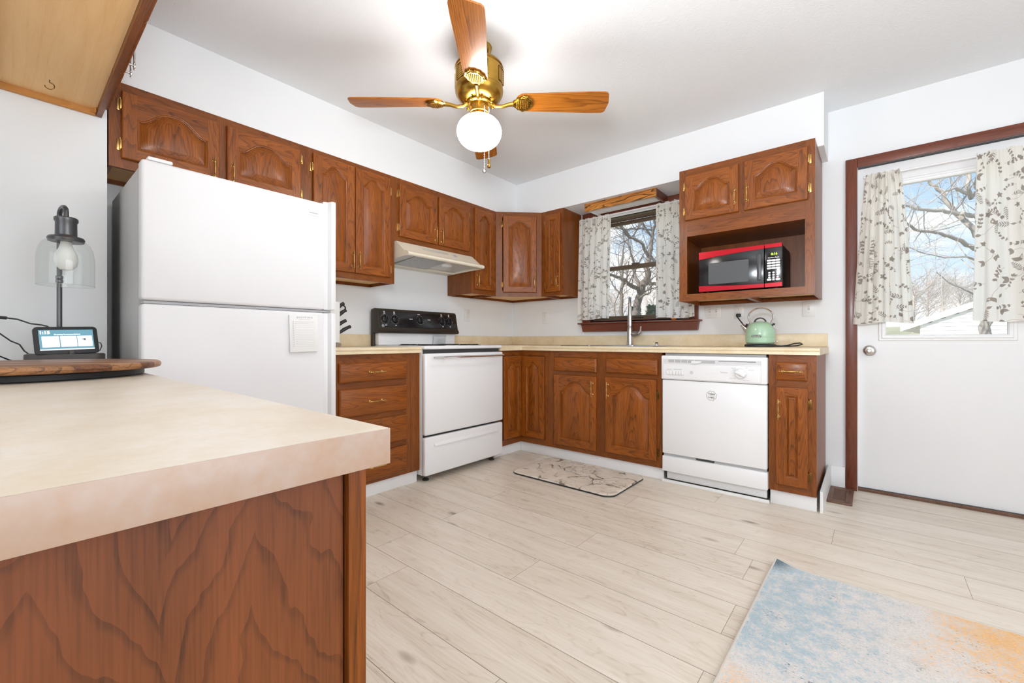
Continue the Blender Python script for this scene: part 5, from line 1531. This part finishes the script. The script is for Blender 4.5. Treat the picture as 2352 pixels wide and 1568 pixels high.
for k, deg in enumerate((40.14, 130.14, 220.14, 310.14)):
    base = T(fx, fy, BZ, deg)
    # arm (bracket): curved bar then a scalloped medallion
    mb = MB(base)
    mb.tube([(.062, 0, -.004), (.085, 0, -.018), (.115, 0, -.020), (.150, 0, -.010), (.175, 0, -.006)], [.010, .009, .009, .010, .012], 10)
    PB = base @ Matrix.Rotation(radians(-12), 4, 'X')
    mb.M = PB
    n = 40
    def med(sc_, z):
        P = []
        for i in range(n):
            a = 2 * pi * i / n; r = (1 + .05 * cos(12 * a)) * sc_
            P.append((.222 + .052 * cos(a) * r, .052 * sin(a) * r * (1 - .25 * (cos(a) < 0) * -cos(a) * 1.6), z))
        return P
    mb.loft([med(1, -.002), med(1.03, -.006), med(.97, -.011), med(.82, -.0085), med(.78, -.012)], 0, cap1=True, flip=True)
    for i in range(-4, 5):
        for j in range(-4, 5):
            if i * i + j * j < 15: mb.lathe([(0, -.0155), (.004, -.0135), (.0046, -.011)], (.222 + i * .0088, j * .0088, 0), 'z', 6)
    arm = mb.build('blade_arm', BRASSF, t)
    mb = MB(PB)
    L0, L1 = .185, .664
    prof = []
    def wid(s_): return .056 + (.070 - .056) * min(1, s_ * 1.2)
    up_, dn = [], []
    for i in range(31):
        s_ = i / 30; x = L0 + (L1 - .03 - L0) * s_; w_ = wid(s_)
        if s_ < .10: w_ *= math.sqrt(max(0.05, 1 - (1 - s_ / .10) ** 2))
        up_.append((x, w_)); dn.append((x, -w_))
    tip = [(L1 - .018, .066), (L1 - .008, .055), (L1 - .007, .045), (L1 - .003, .022), (L1, 0), (L1 - .003, -.022), (L1 - .007, -.045), (L1 - .008, -.055), (L1 - .018, -.066)]
    poly = up_ + tip + dn[::-1]
    mb.prism(poly, -.0015, .0055, 'z', grain='x'); mb.build('blade', BLADE, t)
for (dx, dy), z1, long_ in (((.030, -.034), 1.872, False), ((-.010, -.052), 1.79, True)):
    pass
def fan_pt(lat, dep_, z):
    return Vector((fx + lat * cos(radians(40.1438)) - dep_ * sin(radians(40.1438)), fy + lat * sin(radians(40.1438)) + dep_ * cos(radians(40.1438)), z))
for lat, zend, nm in ((.034, 1.79, 0), (.056, 1.838, 1)):
    a = fan_pt(lat * .9, -.046 if nm == 0 else -.038, 2.135); b = fan_pt(lat, -.118 if nm == 0 else -.118, 2.03); c = fan_pt(lat, -.119, zend)
    mb = MB()
    P = [a, fan_pt(lat, -.085, 2.10), b, fan_pt(lat, -.119, 1.95), c]
    mb.tube(P, .0011, 6)
    Ls = [(P[i] + (P[i + 1] - P[i]) * k / 14) for i in range(4) for k in range(14)]
    for p in Ls: mb.lathe([(0, -.002), (.002, 0), (0, .002)], p, 'z', 6)
    ch = mb.build('pull_chain', CHROME, t)
    mb = MB()
    if nm == 0: mb.lathe([(0, -.024), (.008, -.018), (.010, -.010), (.007, -.003), (.002, 0)], c, 'z', 16); mb.build('pull_knob', CHROME, ch)
    else: mb.lathe([(0, -.048), (.009, -.042), (.010, -.034), (.006, -.030), (.0055, -.010), (.007, -.003), (.002, 0)], c, 'z', 16); mb.build('pull_knob', BRASSF, ch)

# ------------------------------------------------------------------ on the peninsula
cx, cy_ = 1.19, -3.47
t = thing('lazy_susan', 'large round acacia lazy Susan on a black base on the peninsula', 'lazy susan', (cx, cy_, PZ))
mb = MB(); mb.lathe([(.245, .0005), (.250, .003), (.250, .016), (.245, .019)], (cx, cy_, PZ), 'z', 72); mb.build('base', BLACKM, t)
mb = MB(); rgk = random.Random(5); yy = -.29
prof = [(.281, .0195), (.288, .022), (.2905, .029), (.288, .036), (.282, .039)]
# strips glued side by side
ys = [-.2905, -.21, -.15, -.07, -.005, .08, .15, .22, .2905]
def zf(r): return .039
for a, b in zip(ys, ys[1:]):
    lay = []
    for rad, z in prof:
        P = []
        aa, bb = max(a, -rad + 1e-4), min(b, rad - 1e-4)
        if aa >= bb: aa, bb = (rad - 2e-4, rad - 1e-4) if a > 0 else (-rad + 1e-4, -rad + 2e-4)
        for i in range(13):
            q = aa + (bb - aa) * i / 12; P.append((math.sqrt(max(rad * rad - q * q, 0)), q, z))
        for i in range(13):
            q = bb + (aa - bb) * i / 12; P.append((-math.sqrt(max(rad * rad - q * q, 0)), q, z))
        lay.append(P)
    mb.M = T(cx, cy_, PZ, 62)
    mb.loft(lay, ys.index(a) % 2, cap0=True, cap1=True, grain='x')
mb.build('board', [ACACIA, ACACIA2], t, smooth=30)
# lamp
RV = Vector((cos(radians(40.1438)), sin(radians(40.1438)), 0)); FV = Vector((-RV.y, RV.x, 0))
CAMP = Vector((2.9439, -3.501, .9497))
lx = .60
def on_ray(u, x):           # point in plan seen at image column u on the plane x = const
    d = FV + RV * ((u - 1176) / 982.95); k = (x - CAMP.x) / d.x
    return CAMP + d * k, k
p0, k0 = on_ray(152, .60)
lc = Vector((p0.x, p0.y, 0))
pp, kp = on_ray(136.5, .515); pc = Vector((pp.x, pp.y, 0))
t = thing('table_lamp', 'dark metal table lamp with a clear glass bell shade beside the refrigerator', 'lamp', (pc.x, pc.y, PZ))
bp0, kb0 = on_ray(153, .56)
BMx = T(bp0.x, bp0.y, PZ, 90 - 5)
hw = 91.5 * kb0 / 982.95 * .70
mb = MB(BMx); mb.prism(rrect(-hw, hw, -.075, .075, .035, 6), .0005, .050, 'z', bev=.004); mb.build('base', CHAR, t)
z = lambda v, k: CAMP.z - (v - 784) / 982.95 * k
mb = MB()
P = [(pc.x, pc.y, PZ + .05), (pc.x, pc.y, z(520, kp)), (pc.x, pc.y, z(496, kp))]
hp = Vector((pc.x, pc.y, 0)); topz = z(470, k0)
for i in range(7):
    a = radians(180 - 180 * i / 6); q = hp + (lc - hp) * (.5 + .5 * cos(a)); P.append((q.x, q.y, topz - .028 + .026 * sin(a)))
P.append((lc.x, lc.y, z(512, k0)))
mb.tube(P, .0078, 14); mb.build('pole', GUN, t)
mb = MB(); zz = z(640, kp); mb.lathe([(.009, -.016), (.011, -.014), (.011, -.004), (.0085, -.002), (.011, 0), (.011, .010), (.009, .012)], (pc.x, pc.y, zz), 'z', 16); mb.build('pole_collar', GUN, t)
s_ = k0 / 982.95
mb = MB(); H = lambda v: z(v, k0)
mb.lathe([(.049, H(556)), (.052, H(549)), (.048, H(545)), (.033, H(543)), (.0305, H(541)), (.030, H(512)), (.0335, H(508)), (.0335, H(502)), (.030, H(500)), (.010, H(499))], (lc.x, lc.y, 0), 'z', 36, sx=1.0)
mb.build('socket_cap', GUN, t)
rs = 68.5 * s_ * .70
mb = MB()
pr_ = [(rs * .99, H(656)), (rs * 1.0, H(640)), (rs, H(610)), (rs * .985, H(590)), (rs * .93, H(573)), (rs * .82, H(560)), (rs * .66, H(553)), (rs * .5, H(550))]
mb.lathe(pr_ , (lc.x, lc.y, 0), 'z', 48)
mb.f = [f for f in mb.f if len(f) == 4]; mb.mi = mb.mi[:len(mb.f)]
mb.tube([(lc.x + rs * .99 * cos(2 * pi * i / 48), lc.y + rs * .99 * sin(2 * pi * i / 48), H(656)) for i in range(48)], .0016, 6, closed=True)
mb.build('glass_shade', LAMPG, t)
mb = MB(); rb = 29 * s_ * .70
mb.lathe([(0, H(622)), (rb * .5, H(619.5)), (rb * .88, H(610)), (rb, H(596)), (rb * .9, H(583)), (rb * .62, H(571)), (rb * .48, H(560)), (rb * .45, H(552))], (lc.x, lc.y, 0), 'z', 28); mb.build('bulb', BULB, t)
# smart display standing on the lamp base
p1, k1 = on_ray(158.5, .625)
t = thing('smart_display', 'small black smart display with a lit screen propped on the lamp base', 'smart display', (p1.x, p1.y, PZ + .05))
dw = 150 * k1 / 982.95 * .70; dh = 62 * k1 / 982.95 * 1.04
SM = T(p1.x, p1.y, z(812, k1), 97) @ Matrix.Rotation(radians(-2.2), 4, 'Y') @ Matrix.Rotation(radians(-14), 4, 'X')
def rr2(w, h, r, ox=0, oz=0): return rrect(ox - w / 2, ox + w / 2, oz, oz + h, r, 6)
mb = MB(SM); mb.prism(rr2(dw, dh, .014), 0, .012, 'y', bev=.0025); mb.prism(rr2(dw * .7, dh * .75, .012, 0, dh * .1), .0121, .04, 'y', bev=.005); mb.build('housing', BLACKM, t)
sw, sh_ = dw * .845, dh * .73; so = dh * .145
mb = MB(SM); mb.box(-sw / 2, sw / 2, -.0008, .001, so, so + sh_); scn = mb.build('screen', plain('lit_teal_screen', (.02, .04, .05, 1), .2, emit='#5C93A6', es=.95), t)
lit = plain('lit_white_tile', (.05, .05, .05, 1), .3, emit=(1, 1, 1, 1), es=1.0)
mb = MB(SM)
for a, b in ((-.455, -.145), (-.125, .175), (.19, .47)): mb.prism(rr2(sw * (b - a), sh_ * .54, .002, sw * (a + b) / 2, so + sh_ * .15), -.0014, -.0006, 'y')
mb.box(-sw / 2, sw / 2, -.0014, -.0006, so + sh_ * .0, so + sh_ * .055)
mb.build('screen_tile', lit, scn)
mb = MB(SM)
text(mb, '1:15', dh * .155, Matrix.Translation((-sw * .395, -.0014, so + sh_ * .87)) @ FRONT, 0, .0002, bold=.0008)
mb.build('clock_digits', lit, scn)
mb = MB(SM)
text(mb, 'Shopping Recommendations', dh * .058, Matrix.Translation((sw * .01, -.0014, so + sh_ * .77)) @ FRONT, 0, .0002, bold=.0003)
mb.build('lettering', lit, scn)
mb = MB(SM); mb.box(sw * .305, sw * .345, -.0020, -.0012, so + sh_ * .46, so + sh_ * .56, bev=.0002); mb.box(sw * .27, sw * .31, -.002, -.0012, so + sh_ * .50, so + sh_ * .53); mb.build('product_picture', GUN, scn)
mb = MB(SM); mb.box(dw * .0, dw * .09, -.006, .012, -.004, dh * .12, bev=.003); mb.build('cable_clip', CHAR, t)
cd = MB(SM)
P = [(dw * .48, .02, dh * .05), (dw * .53, .015, dh * .12), (dw * .56, .01, dh * .26), (dw * .545, .008, dh * .38), (dw * .50, .012, dh * .42)]
cd.tube(P, .0016, 6); cd.build('side_cord', BLACKM, t)
# cords along the wall on the left
t = thing('power_cord', 'thin black cord running in from the left to the top of the smart display', 'cord', (.5, -3.5, .95))
def wpt(u, v, x): p, k = on_ray(u, x); return Vector((p.x, p.y, z(v, k)))
mb = MB(); mb.tube([wpt(-25, 727, .45), wpt(16, 730, .45)], .006, 10); mb.build('connector', BLACKM, t)
mb = MB(); mb.tube([wpt(16, 730, .45), wpt(40, 733, .46), wpt(70, 743, .49), wpt(95, 746, .53), wpt(108, 749, .57), wpt(118, 756, .60)], .0028, 8); mb.build('cable', BLACKM, t)
t = thing('power_cord', 'black cord curving down the wall to the left end of the lamp base', 'cord', (.45, -3.5, .9))
mb = MB(); mb.tube([wpt(-20, 750, .36), wpt(0, 766, .37), wpt(25, 783, .39), wpt(45, 791, .42), wpt(56, 806, .46), wpt(66, 813, .49), wpt(80, 813.5, .50)], .0026, 8); mb.build('cable', BLACKM, t)
t = thing('power_cord', 'lower black cord lying on the peninsula worktop behind the round board', 'cord', (.5, -3.5, PZ))
mb = MB(); mb.tube([Vector((.60, -3.70, PZ + .01)), wpt(0, 818, .56), wpt(25, 828, .53), wpt(50, 831, .51), wpt(70, 831, .50)], .003, 8); mb.build('cable', BLACKM, t)

# ------------------------------------------------------------------ knife block on the worktop left of the range
t = thing('knife_block', 'white knife block with a steel foot half hidden behind the refrigerator', 'knife block', (.22, -2.14, .9145))
kx0, ky0 = .24, -2.145
mb = MB(); mb.lathe([(.075, 0), (.077, .004), (.077, .022), (.072, .026)], (kx0, ky0, .9146), 'z', 32); mb.build('foot', STEEL, t)
mb = MB(T(kx0, ky0, .9146)); mb.box(-.05, .05, -.06, .055, .026, .295, bev=.008, seg=3); mb.build('block', PAPER, t)
for i, (zz, ang_, L, ring) in enumerate(((.275, 42, .070, True), (.235, 40, .062, True), (.165, 34, .080, False), (.125, 30, .090, False))):
    kt = thing('scissors' if ring and i == 0 else 'kitchen_knife', ['black-handled kitchen scissors at the top of the white knife block', 'black short-handled knife just under the scissors in the knife block', 'black ribbed-handled knife at mid height in the knife block', 'black-handled knife lowest in the knife block'][i], 'scissors' if i == 0 else 'knife', (kx0, ky0 + .06, .9146 + zz - .03))
    KM = T(kx0 + (.02 if i % 2 else -.015), ky0 + .045, .9146 + zz - .045, 0) @ Matrix.Rotation(radians(ang_), 4, 'X')
    mb = MB(KM); mb.box(-.0008, .0008, -.03, .028, -.008, .008); mb.build('blade', STEEL, kt)
    mb = MB(KM); n = 12
    pts_ = [(0, .022 + L * k / n, .004 * sin(pi * k / n)) for k in range(n + 1)]
    mb.tube(pts_, [.008 + .004 * sin(pi * k / n * 1.0) + (.003 if k > n - 2 else 0) for k in range(n + 1)], 10); mb.build('handle', BLACKM, kt)
    if i == 0:
        mb = MB(KM); mb.tube([(0, L * .8 + .028 * sin(2 * pi * k / 16), -.02 + .022 * cos(2 * pi * k / 16)) for k in range(16)], .005, 8, closed=True); mb.build('finger_ring', BLACKM, kt)

# ------------------------------------------------------------------ garden beyond the glass
BARK = plain('pale_grey_bark', '#A1978C', .9, var=.15, vscale=6)
BARKD = plain('brown_grey_bark', '#6F665D', .9, var=.15, vscale=6)
TWIG = plain('dry_twig_bark', '#A89C92', .9)
SIDING = plain('white_siding', (.8, .8, .8, 1), .6)
ROOF = plain('pale_roof', (.62, .61, .60, 1), .8)
EVERG = plain('evergreen_needles', '#55674A', .9, var=.3, vscale=5)


def grass_mat():
    m, nt, b = new_mat('winter_lawn')
    tc = N(nt, 'TexCoord'); n = N(nt, 'TexNoise', Scale=.8, Detail=8.0); nt.links.new(tc.outputs['Object'], n.inputs['Vector'])
    r = N(nt, 'ValToRGB'); nt.links.new(n.outputs['Fac'], r.inputs[0])
    r.color_ramp.elements[0].position = .35; r.color_ramp.elements[0].color = lin('#7C8060'); r.color_ramp.elements[1].position = .65; r.color_ramp.elements[1].color = lin('#A39A78')
    nt.links.new(r.outputs[0], b.inputs['Base Color']); b.inputs['Roughness'].default_value = .95
    return m


def gz(x, y):
    d = max(0, min(1, (y - 6) / 34)); d = d * d * (3 - 2 * d)
    return -.75 + 2.7 * d + .12 * sin(x * .21) * min(1, y / 15)
mb = MB()
nx, ny = 60, 50
V = [((-45 + 90 * i / nx), .18 + 75 * (j / ny) ** 1.6, 0) for j in range(ny + 1) for i in range(nx + 1)]
V = [(x, y, gz(x, y)) for x, y, _ in V]
mb.add(V, [(j * (nx + 1) + i, j * (nx + 1) + i + 1, (j + 1) * (nx + 1) + i + 1, (j + 1) * (nx + 1) + i) for j in range(ny) for i in range(nx)])
g = mb.build('lawn_ground', grass_mat(), kind='structure')


def at(u, v, D):
    return CAMP + (FV + RV * ((u - 1176) / 982.95) + Vector((0, 0, 1)) * (-(v - 784.47) / 982.95)) * D


def twigs(mb, P, R, rg, level, L, n, spread=.9, m=0, droop=.0):
    """random side shoots along a polyline"""
    seg = list(zip(P, P[1:], R, R[1:]))
    for _ in range(n):
        k = rg.random() ** .8 * len(seg); i = min(int(k), len(seg) - 1); f = k - i
        a, b, ra, rb = seg[i]
        p = a + (b - a) * f
        d = (b - a).normalized()
        r = Vector((rg.gauss(0, 1), rg.gauss(0, 1), rg.gauss(.35, 1))).normalized()
        d = (d * (1 - spread * .55) + r * spread).normalized()
        l = L * rg.uniform(.5, 1.2)
        q = [p]; rr0 = max(.0022, min((ra + (rb - ra) * f) * .4, .013 * l))
        c = Vector((rg.gauss(0, .25), rg.gauss(0, .25), rg.gauss(.1, .2) - droop))
        K = 5
        for j in range(1, K + 1):
            d = (d + c * .22 + Vector((rg.gauss(0, .12), rg.gauss(0, .12), rg.gauss(0, .12)))).normalized()
            q.append(q[-1] + d * l / K)
        rs_ = [max(.0016, rr0 * (1 - .8 * j / K)) for j in range(K + 1)]
        mb.tube(q, rs_, 5 if rr0 > .012 else 3, m, caps=False)
        if level > 0: twigs(mb, q, rs_, rg, level - 1, l * .55, max(3, int(n * .5)) if level > 1 else 5, spread, m, droop)


def traced_tree(label, lines, seed, mat, n=10, L=1.2, lv=2, RS=.62):
    rg = random.Random(seed)
    mb = MB()
    for ln in lines:
        ln = [(u, v, D, r * RS) for u, v, D, r in ln]
        pts = [at(u, v, D) for u, v, D, _ in ln]; rad = [r for *_, r in ln]
        # resample with wiggle
        P, R = [], []
        for i in range(len(pts) - 1):
            for k in range(4):
                f = k / 4; w_ = Vector((rg.gauss(0, 1), rg.gauss(0, 1), rg.gauss(0, 1))) * rad[i] * .35 * (k > 0)
                P.append(pts[i] + (pts[i + 1] - pts[i]) * f + w_); R.append(rad[i] + (rad[i + 1] - rad[i]) * f)
        P.append(pts[-1]); R.append(rad[-1])
        if ln is lines[0]:
            g0 = P[0].copy(); g0.z = gz(g0.x, g0.y) - .05
            if P[0].z > g0.z: P.insert(0, g0); R.insert(0, R[0] * 1.25)
        mb.tube(P, R, 9, 0)
        twigs(mb, P[3:] if len(P) > 6 else P, R[3:] if len(P) > 6 else R, rg, lv, L, n)
    o = mb.build('bare_tree', mat, smooth=60)
    tag(o, label, 'tree', 'bare winter trees outside')
    return o
D = 9.0
traced_tree('bare grey tree with a forking leaning trunk seen through the kitchen window', [
    [(1455, 740, D, .15), (1466, 690, D, .13), (1474, 662, D, .125), (1487, 620, D, .10), (1492, 580, D + .2, .085), (1498, 545, D + .2, .065), (1503, 510, D, .045), (1497, 475, D, .03), (1490, 440, D, .015)],
    [(1468, 660, D, .075), (1448, 655, D - .2, .07), (1428, 640, D - .3, .055), (1406, 632, D - .4, .045), (1375, 620, D - .5, .03)],
    [(1472, 655, D, .07), (1486, 650, D - .2, .06), (1508, 652, D - .3, .05), (1535, 640, D - .4, .03)],
    [(1469, 660, D, .07), (1458, 632, D + .3, .06), (1456, 610, D + .3, .05), (1447, 570, D + .3, .03), (1440, 530, D + .3, .015)],
    [(1490, 590, D, .06), (1470, 555, D - .4, .05), (1440, 540, D - .6, .04), (1412, 500, D - .8, .025)],
    [(1492, 585, D, .05), (1512, 610, D - .5, .05), (1530, 560, D - .6, .04)],
    [(1498, 545, D, .04), (1475, 510, D - .2, .035), (1452, 545, D - .4, .02), (1425, 560, D - .5, .012)],
    [(1500, 530, D, .04), (1470, 525, D - .4, .03), (1430, 527, D - .6, .02), (1405, 520, D - .7, .012)],
    [(1463, 690, D, .05), (1478, 678, D - .3, .035), (1494, 672, D - .4, .03), (1497, 650, D - .4, .015)],
], 5, BARKD, n=13, L=1.2, lv=1, RS=.6)
D = 12
traced_tree('slender bare tree left of the forking tree beyond the kitchen window', [
    [(1424, 740, D, .09), (1428, 690, D, .075), (1431, 650, D, .06), (1427, 610, D, .045), (1434, 560, D, .03), (1430, 520, D, .015)],
    [(1429, 680, D, .04), (1415, 665, D, .03), (1403, 645, D, .02), (1390, 610, D, .01)],
    [(1430, 660, D, .04), (1440, 640, D, .03), (1444, 600, D, .02)],
], 9, BARKD, n=11, L=1.1, lv=1, RS=.7)
D = 6.0
traced_tree('pale bare tree with long limbs reaching left across the door window', [
    [(2266, 775, D, .10), (2262, 700, D, .10), (2256, 600, D, .095), (2254, 500, D, .085), (2252, 400, D, .07), (2246, 300, D, .05)],
    [(2254, 500, D, .055), (2235, 496, D, .052), (2200, 492, D, .045), (2150, 484, D - .1, .04), (2105, 480, D - .2, .032), (2070, 470, D - .3, .026), (2030, 462, D - .4, .015)],
    [(2256, 585, D, .05), (2238, 572, D, .048), (2200, 550, D - .2, .04), (2160, 536, D - .3, .032), (2110, 530, D - .5, .028), (2075, 508, D - .6, .022), (2040, 480, D - .7, .01)],
    [(2258, 560, D, .06), (2232, 522, D, .055), (2200, 495, D + .1, .05), (2180, 470, D + .1, .045), (2162, 440, D + .1, .04), (2140, 425, D + .1, .035), (2125, 405, D + .1, .02)],
    [(2252, 440, D, .05), (2230, 455, D, .045), (2222, 430, D - .1, .04), (2226, 400, D - .1, .035), (2218, 360, D - .1, .02)],
    [(2230, 450, D, .04), (2215, 442, D - .1, .035), (2195, 432, D - .2, .03), (2170, 440, D - .3, .018), (2130, 470, D - .4, .008)],
    [(2256, 600, D, .03), (2220, 590, D - .3, .02), (2170, 592, D - .5, .015), (2110, 578, D - .6, .01), (2080, 565, D - .6, .006)],
    [(2262, 690, D, .025), (2230, 672, D - .3, .02), (2180, 650, D - .4, .012), (2150, 625, D - .5, .006)],
], 21, BARK, n=10, L=.8, lv=1)
# far thicket: each tree its own crown of fine twigs
def brush(u, v, D, h, wd, seed, label):
    rg = random.Random(seed)
    p = at(u, v, D); base = Vector((p.x, p.y, gz(p.x, p.y) - .05))
    mb = MB(); top = p.z
    H = max(h, top - base.z)
    mb.tube([base, base + Vector((0, 0, H * .5)), base + Vector((.1, 0, H * .95))], [.10, .06, .01], 6)
    for _ in range(90):
        q = base + Vector((0, 0, H * rg.uniform(.15, .85)))
        a = rg.uniform(0, 2 * pi); e = Vector((cos(a), sin(a), rg.uniform(.3, 1.6))).normalized() * wd * rg.uniform(.5, 1)
        if (q + e).z > base.z + H: e.z *= .4
        P = [q, q + e * .5 + Vector((0, 0, -.05)), q + e]
        mb.tube(P, [.016, .010, .004], 3, caps=False)
        for k in range(4):
            s0 = P[1] + (P[2] - P[1]) * rg.random(); s1 = s0 + (e.normalized() + Vector((rg.gauss(0, .7), rg.gauss(0, .7), rg.gauss(.3, .6)))) * .45 * wd * rg.uniform(.4, 1)
            mb.tube([s0, s1], [.007, .003], 3, caps=False)
    o = mb.build('bare_tree', TWIG, smooth=60)
    tag(o, label, 'tree', 'far thicket of bare trees')
for i, (u, v, D, wd) in enumerate(((2098, 675, 24, 1.9), (2130, 655, 30, 2.4), (2165, 640, 46, 3.0), (2205, 630, 37, 2.6), (2232, 645, 56, 3.6), (2345, 650, 24, 1.6))):
    brush(u, v, D, 3.5, wd, 60 + i, 'hazy bare tree in the far thicket above the white house')
for i, (u, v, D, wd) in enumerate(((1395, 690, 22, 1.6), (1412, 660, 30, 1.8), (1500, 660, 34, 1.8))):
    brush(u, v, D, 3.5, wd, 80 + i, 'thin bare tree far behind the kitchen window trees')
def conifer(u, v, D, wd, seed, label):
    rg = random.Random(seed); p = at(u, v, D); b = Vector((p.x, p.y, gz(p.x, p.y) - .05)); H = p.z - b.z
    mb = MB(); mb.tube([b, b + Vector((0, 0, H * .6))], [.1, .03], 6)
    V, Fq = [], []
    for _ in range(2200):
        t_ = rg.random() ** .7; r = wd * (1 - t_ * .85) * math.sqrt(rg.random()); a = rg.uniform(0, 2 * pi)
        c = b + Vector((r * cos(a), r * sin(a), H * (.08 + .92 * t_)))
        d = Vector((cos(a), sin(a), rg.uniform(-.2, .8))) * .16; s_ = Vector((-sin(a), cos(a), rg.uniform(-.5, .5))) * .05
        k = len(V); V += [c - s_, c + s_, c + d]; Fq.append((k, k + 1, k + 2))
    mb.add(V, Fq)
    o = mb.build('conifer', EVERG, smooth=0); tag(o, label, 'conifer', 'evergreens outside the kitchen window')
conifer(1458, 706, 17.5, .7, 1, 'low evergreen at the foot of the forking tree'); conifer(1496, 703, 20.5, .8, 2, 'evergreen right of the forking tree by the right curtain')
conifer(1512, 712, 24, .7, 3, 'evergreen half behind the right kitchen curtain')
# white neighbouring house
A = at(2104, 745, 14); d2 = (FV + RV * 1.09).normalized(); hx = Vector((d2.y, -d2.x, 0))
gA = gz(A.x, A.y) - .3
HM2 = Matrix.Translation((A.x, A.y, 0)) @ Matrix(((hx.x, d2.x, 0, 0), (hx.y, d2.y, 0, 0), (0, 0, 1, 0), (0, 0, 0, 1)))
t = thing('house', 'white sided neighbouring house with a low gable seen through the back door window', 'house', (A.x, A.y, gA))
hw2, ez = 10.0, A.z - .06; rise = .42
mb = MB(HM2)
mb.prism([(0.1, gA), (hw2, gA), (hw2, ez), (hw2 / 2, ez + rise * (hw2 / 2)), (.1, ez)], 0.0, 8, 'y')
mb.build('walls', SIDING, t)
mb = MB(HM2)
z_ = gA + .1
while z_ < ez + rise * hw2 / 2 - .3:
    xl = .1 if z_ < ez else (z_ - ez) / rise + .15
    xr = hw2 if z_ < ez else hw2 - (z_ - ez) / rise - .15
    mb.prism([(-.001, z_), (-.028, z_ + .005), (-.001, z_ + .12)], xl, xr, 'x') if xr > xl else None
    z_ += .125
mb.build('siding_boards', SIDING, t)
mb = MB(HM2)
for sgn in (0, 1):
    P = [(-.35, ez - .15), (hw2 / 2, ez + rise * (hw2 / 2)), (hw2 / 2, ez + rise * (hw2 / 2) + .16), (-.35, ez + .01)]
    if sgn: P = [(hw2 - x, z_) for x, z_ in P]
    mb.prism(P, -.1, 8.3, 'y')
mb.build('roof', ROOF, t)
mb = MB(HM2)
for sgn in (0, 1):
    P = [(-.37, ez - .17), (hw2 / 2, ez + rise * (hw2 / 2) - .02), (hw2 / 2, ez + rise * (hw2 / 2) + .17), (-.37, ez + .02)]
    if sgn: P = [(hw2 - x, z_) for x, z_ in P]
    mb.prism(P, -.135, -.101, 'y')
mb.build('fascia', SIDING, t)
